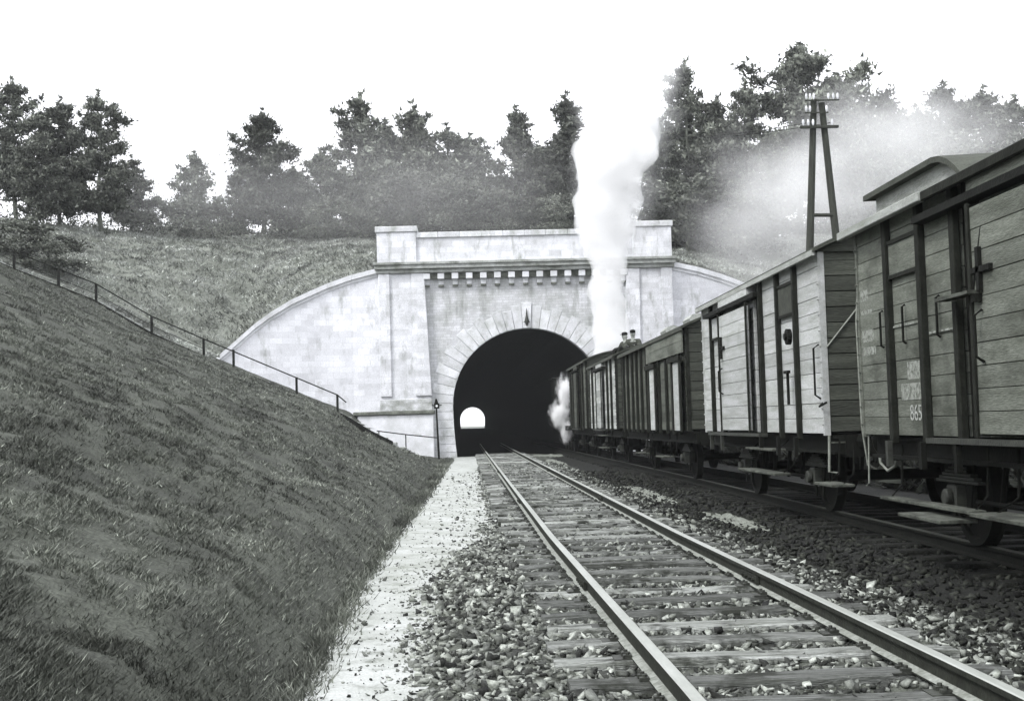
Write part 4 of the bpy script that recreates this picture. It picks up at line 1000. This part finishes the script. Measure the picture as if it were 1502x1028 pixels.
#@@STEAM
# ------------------------------------------------------------------ steam, smoke, haze
def blob_hull(name, centres, mat, seed, voxel=.22, lump=.4):
    random.seed(seed); bm = bmesh.new()
    for (x, y, z, r) in centres:
        bmesh.ops.create_icosphere(bm, subdivisions=2, radius=r*.86, matrix=Matrix.Translation((x, y, z)))
        for k in range(9):
            d = Vector((random.gauss(0, 1), random.gauss(0, 1), random.gauss(0, 1))).normalized()*r*.78; rr_ = r*random.uniform(.28, .5)*lump/.4
            bmesh.ops.create_icosphere(bm, subdivisions=2, radius=rr_, matrix=Matrix.Translation(Vector((x, y, z))+d))
    me = bpy.data.meshes.new(name); bm.to_mesh(me); bm.free(); me.materials.append(mat)
    o = link(name, me); md = o.modifiers.new('remesh', 'REMESH'); md.mode = 'VOXEL'; md.voxel_size = voxel; sm_ = o.modifiers.new('soften', 'SMOOTH'); sm_.factor = .6; sm_.iterations = 6
    tx = bpy.data.textures.new(name, 'CLOUDS'); tx.noise_scale = .7; dm = o.modifiers.new('lumps', 'DISPLACE'); dm.texture = tx; dm.strength = .35; dm.texture_coords = 'GLOBAL'
    return o
col = []
SY = 58.6
key = [(4.3, 6.35, .6), (5.06, 6.75, .95), (6.5, 6.68, .82), (8.2, 6.6, .9), (9.8, 6.68, 1.2), (11.4, 6.8, 1.55), (13, 7.0, 1.75), (14.5, 7.3, 1.85), (16, 7.75, 1.85), (17.2, 8.3, 1.8), (19, 8.3, 2.1), (22, 8.6, 2.7)]
zz = 4.3
while zz < 16.4:
    x = interp(zz, [k[0] for k in key], [k[1] for k in key]); r = 1.0*interp(zz, [k[0] for k in key], [k[2] for k in key])
    col.append((x+random.uniform(-.15, .15)*r, SY+random.uniform(-.1, .1), zz, r)); zz += r*.55
tag(blob_hull('steam_column', col, volume('dense_steam', 1.2), 5), 'tall white column of steam rising from the locomotive', 'steam', kind='stuff')
def puff(name, c, s, dens, nscale, label):
    bm = bmesh.new(); bmesh.ops.create_icosphere(bm, subdivisions=3, radius=1); me = bpy.data.meshes.new(name); bm.to_mesh(me); bm.free()
    me.materials.append(volume(name+'_volume', dens, soft=nscale)); o = link(name, me, loc=c); o.scale = s
    return tag(o, label, 'smoke', kind='stuff')
c = pt(1140, 320, 56); puff('drifting_smoke', c, (6.0, 3.5, 5.6), .20, 2.2, 'soft smoke drifting over the hill left of the telegraph pole')
c = pt(1300, 225, 66); puff('smoke_veil', c, (11, 4, 6), .19, 1.6, 'thin veil of smoke in front of the trees on the right')
c = pt(922, 130, 59.2); puff('steam_plume', c, (3.2, 2.2, 4.4), 1.0, 1.2, 'soft upper part of the steam column fading into the sky')
c = pt(905, 230, 59); puff('steam_wisp', c, (2.7, 2.0, 6.2), .6, 1.5, 'thin veil of steam wrapped round the white column')
for q in ((520, 270, 78, 11, 6.5), (700, 270, 78, 10, 6.5), (300, 280, 84, 11, 5)):
    c = pt(*q[:3]); puff('mist', c, (q[3], 4, q[4]), .032, .5, 'pale mist hanging among the trees above the portal' if q[0] > 600 else 'pale mist drifting over the crest left of the portal' if q[0] > 400 else 'pale mist in the gap of the crest')
jm = volume('jet_steam', 9.0, soft=2.4)
bm = bmesh.new(); bmesh.ops.create_icosphere(bm, subdivisions=3, radius=1); jme = bpy.data.meshes.new('steam_jet'); bm.to_mesh(jme); bm.free(); jme.materials.append(jm)
for (x, y, z, a, b, lb) in ((4.42, 57.5, 1.0, .42, .75, 'lowest and brightest puff of the steam jet at the tunnel mouth'), (4.12, 57.5, 1.75, .62, .8, 'middle puff of the steam jet, bulging into the dark arch'), (4.4, 57.5, 2.75, .5, 1.05, 'upper thin puff of the steam jet beside the last wagon')):
    o = link('steam_jet', jme); o.location = (x, y, z); o.scale = (a, .45, b); tag(o, lb, 'steam', kind='stuff')
hz = MB().box(-410, 410, -14, 1510, -2, 60).mesh('haze', None)
hz.materials.append(volume('air', .0003, (.95, .975, 1.0)))
tag(link('haze', hz), kind='stuff')
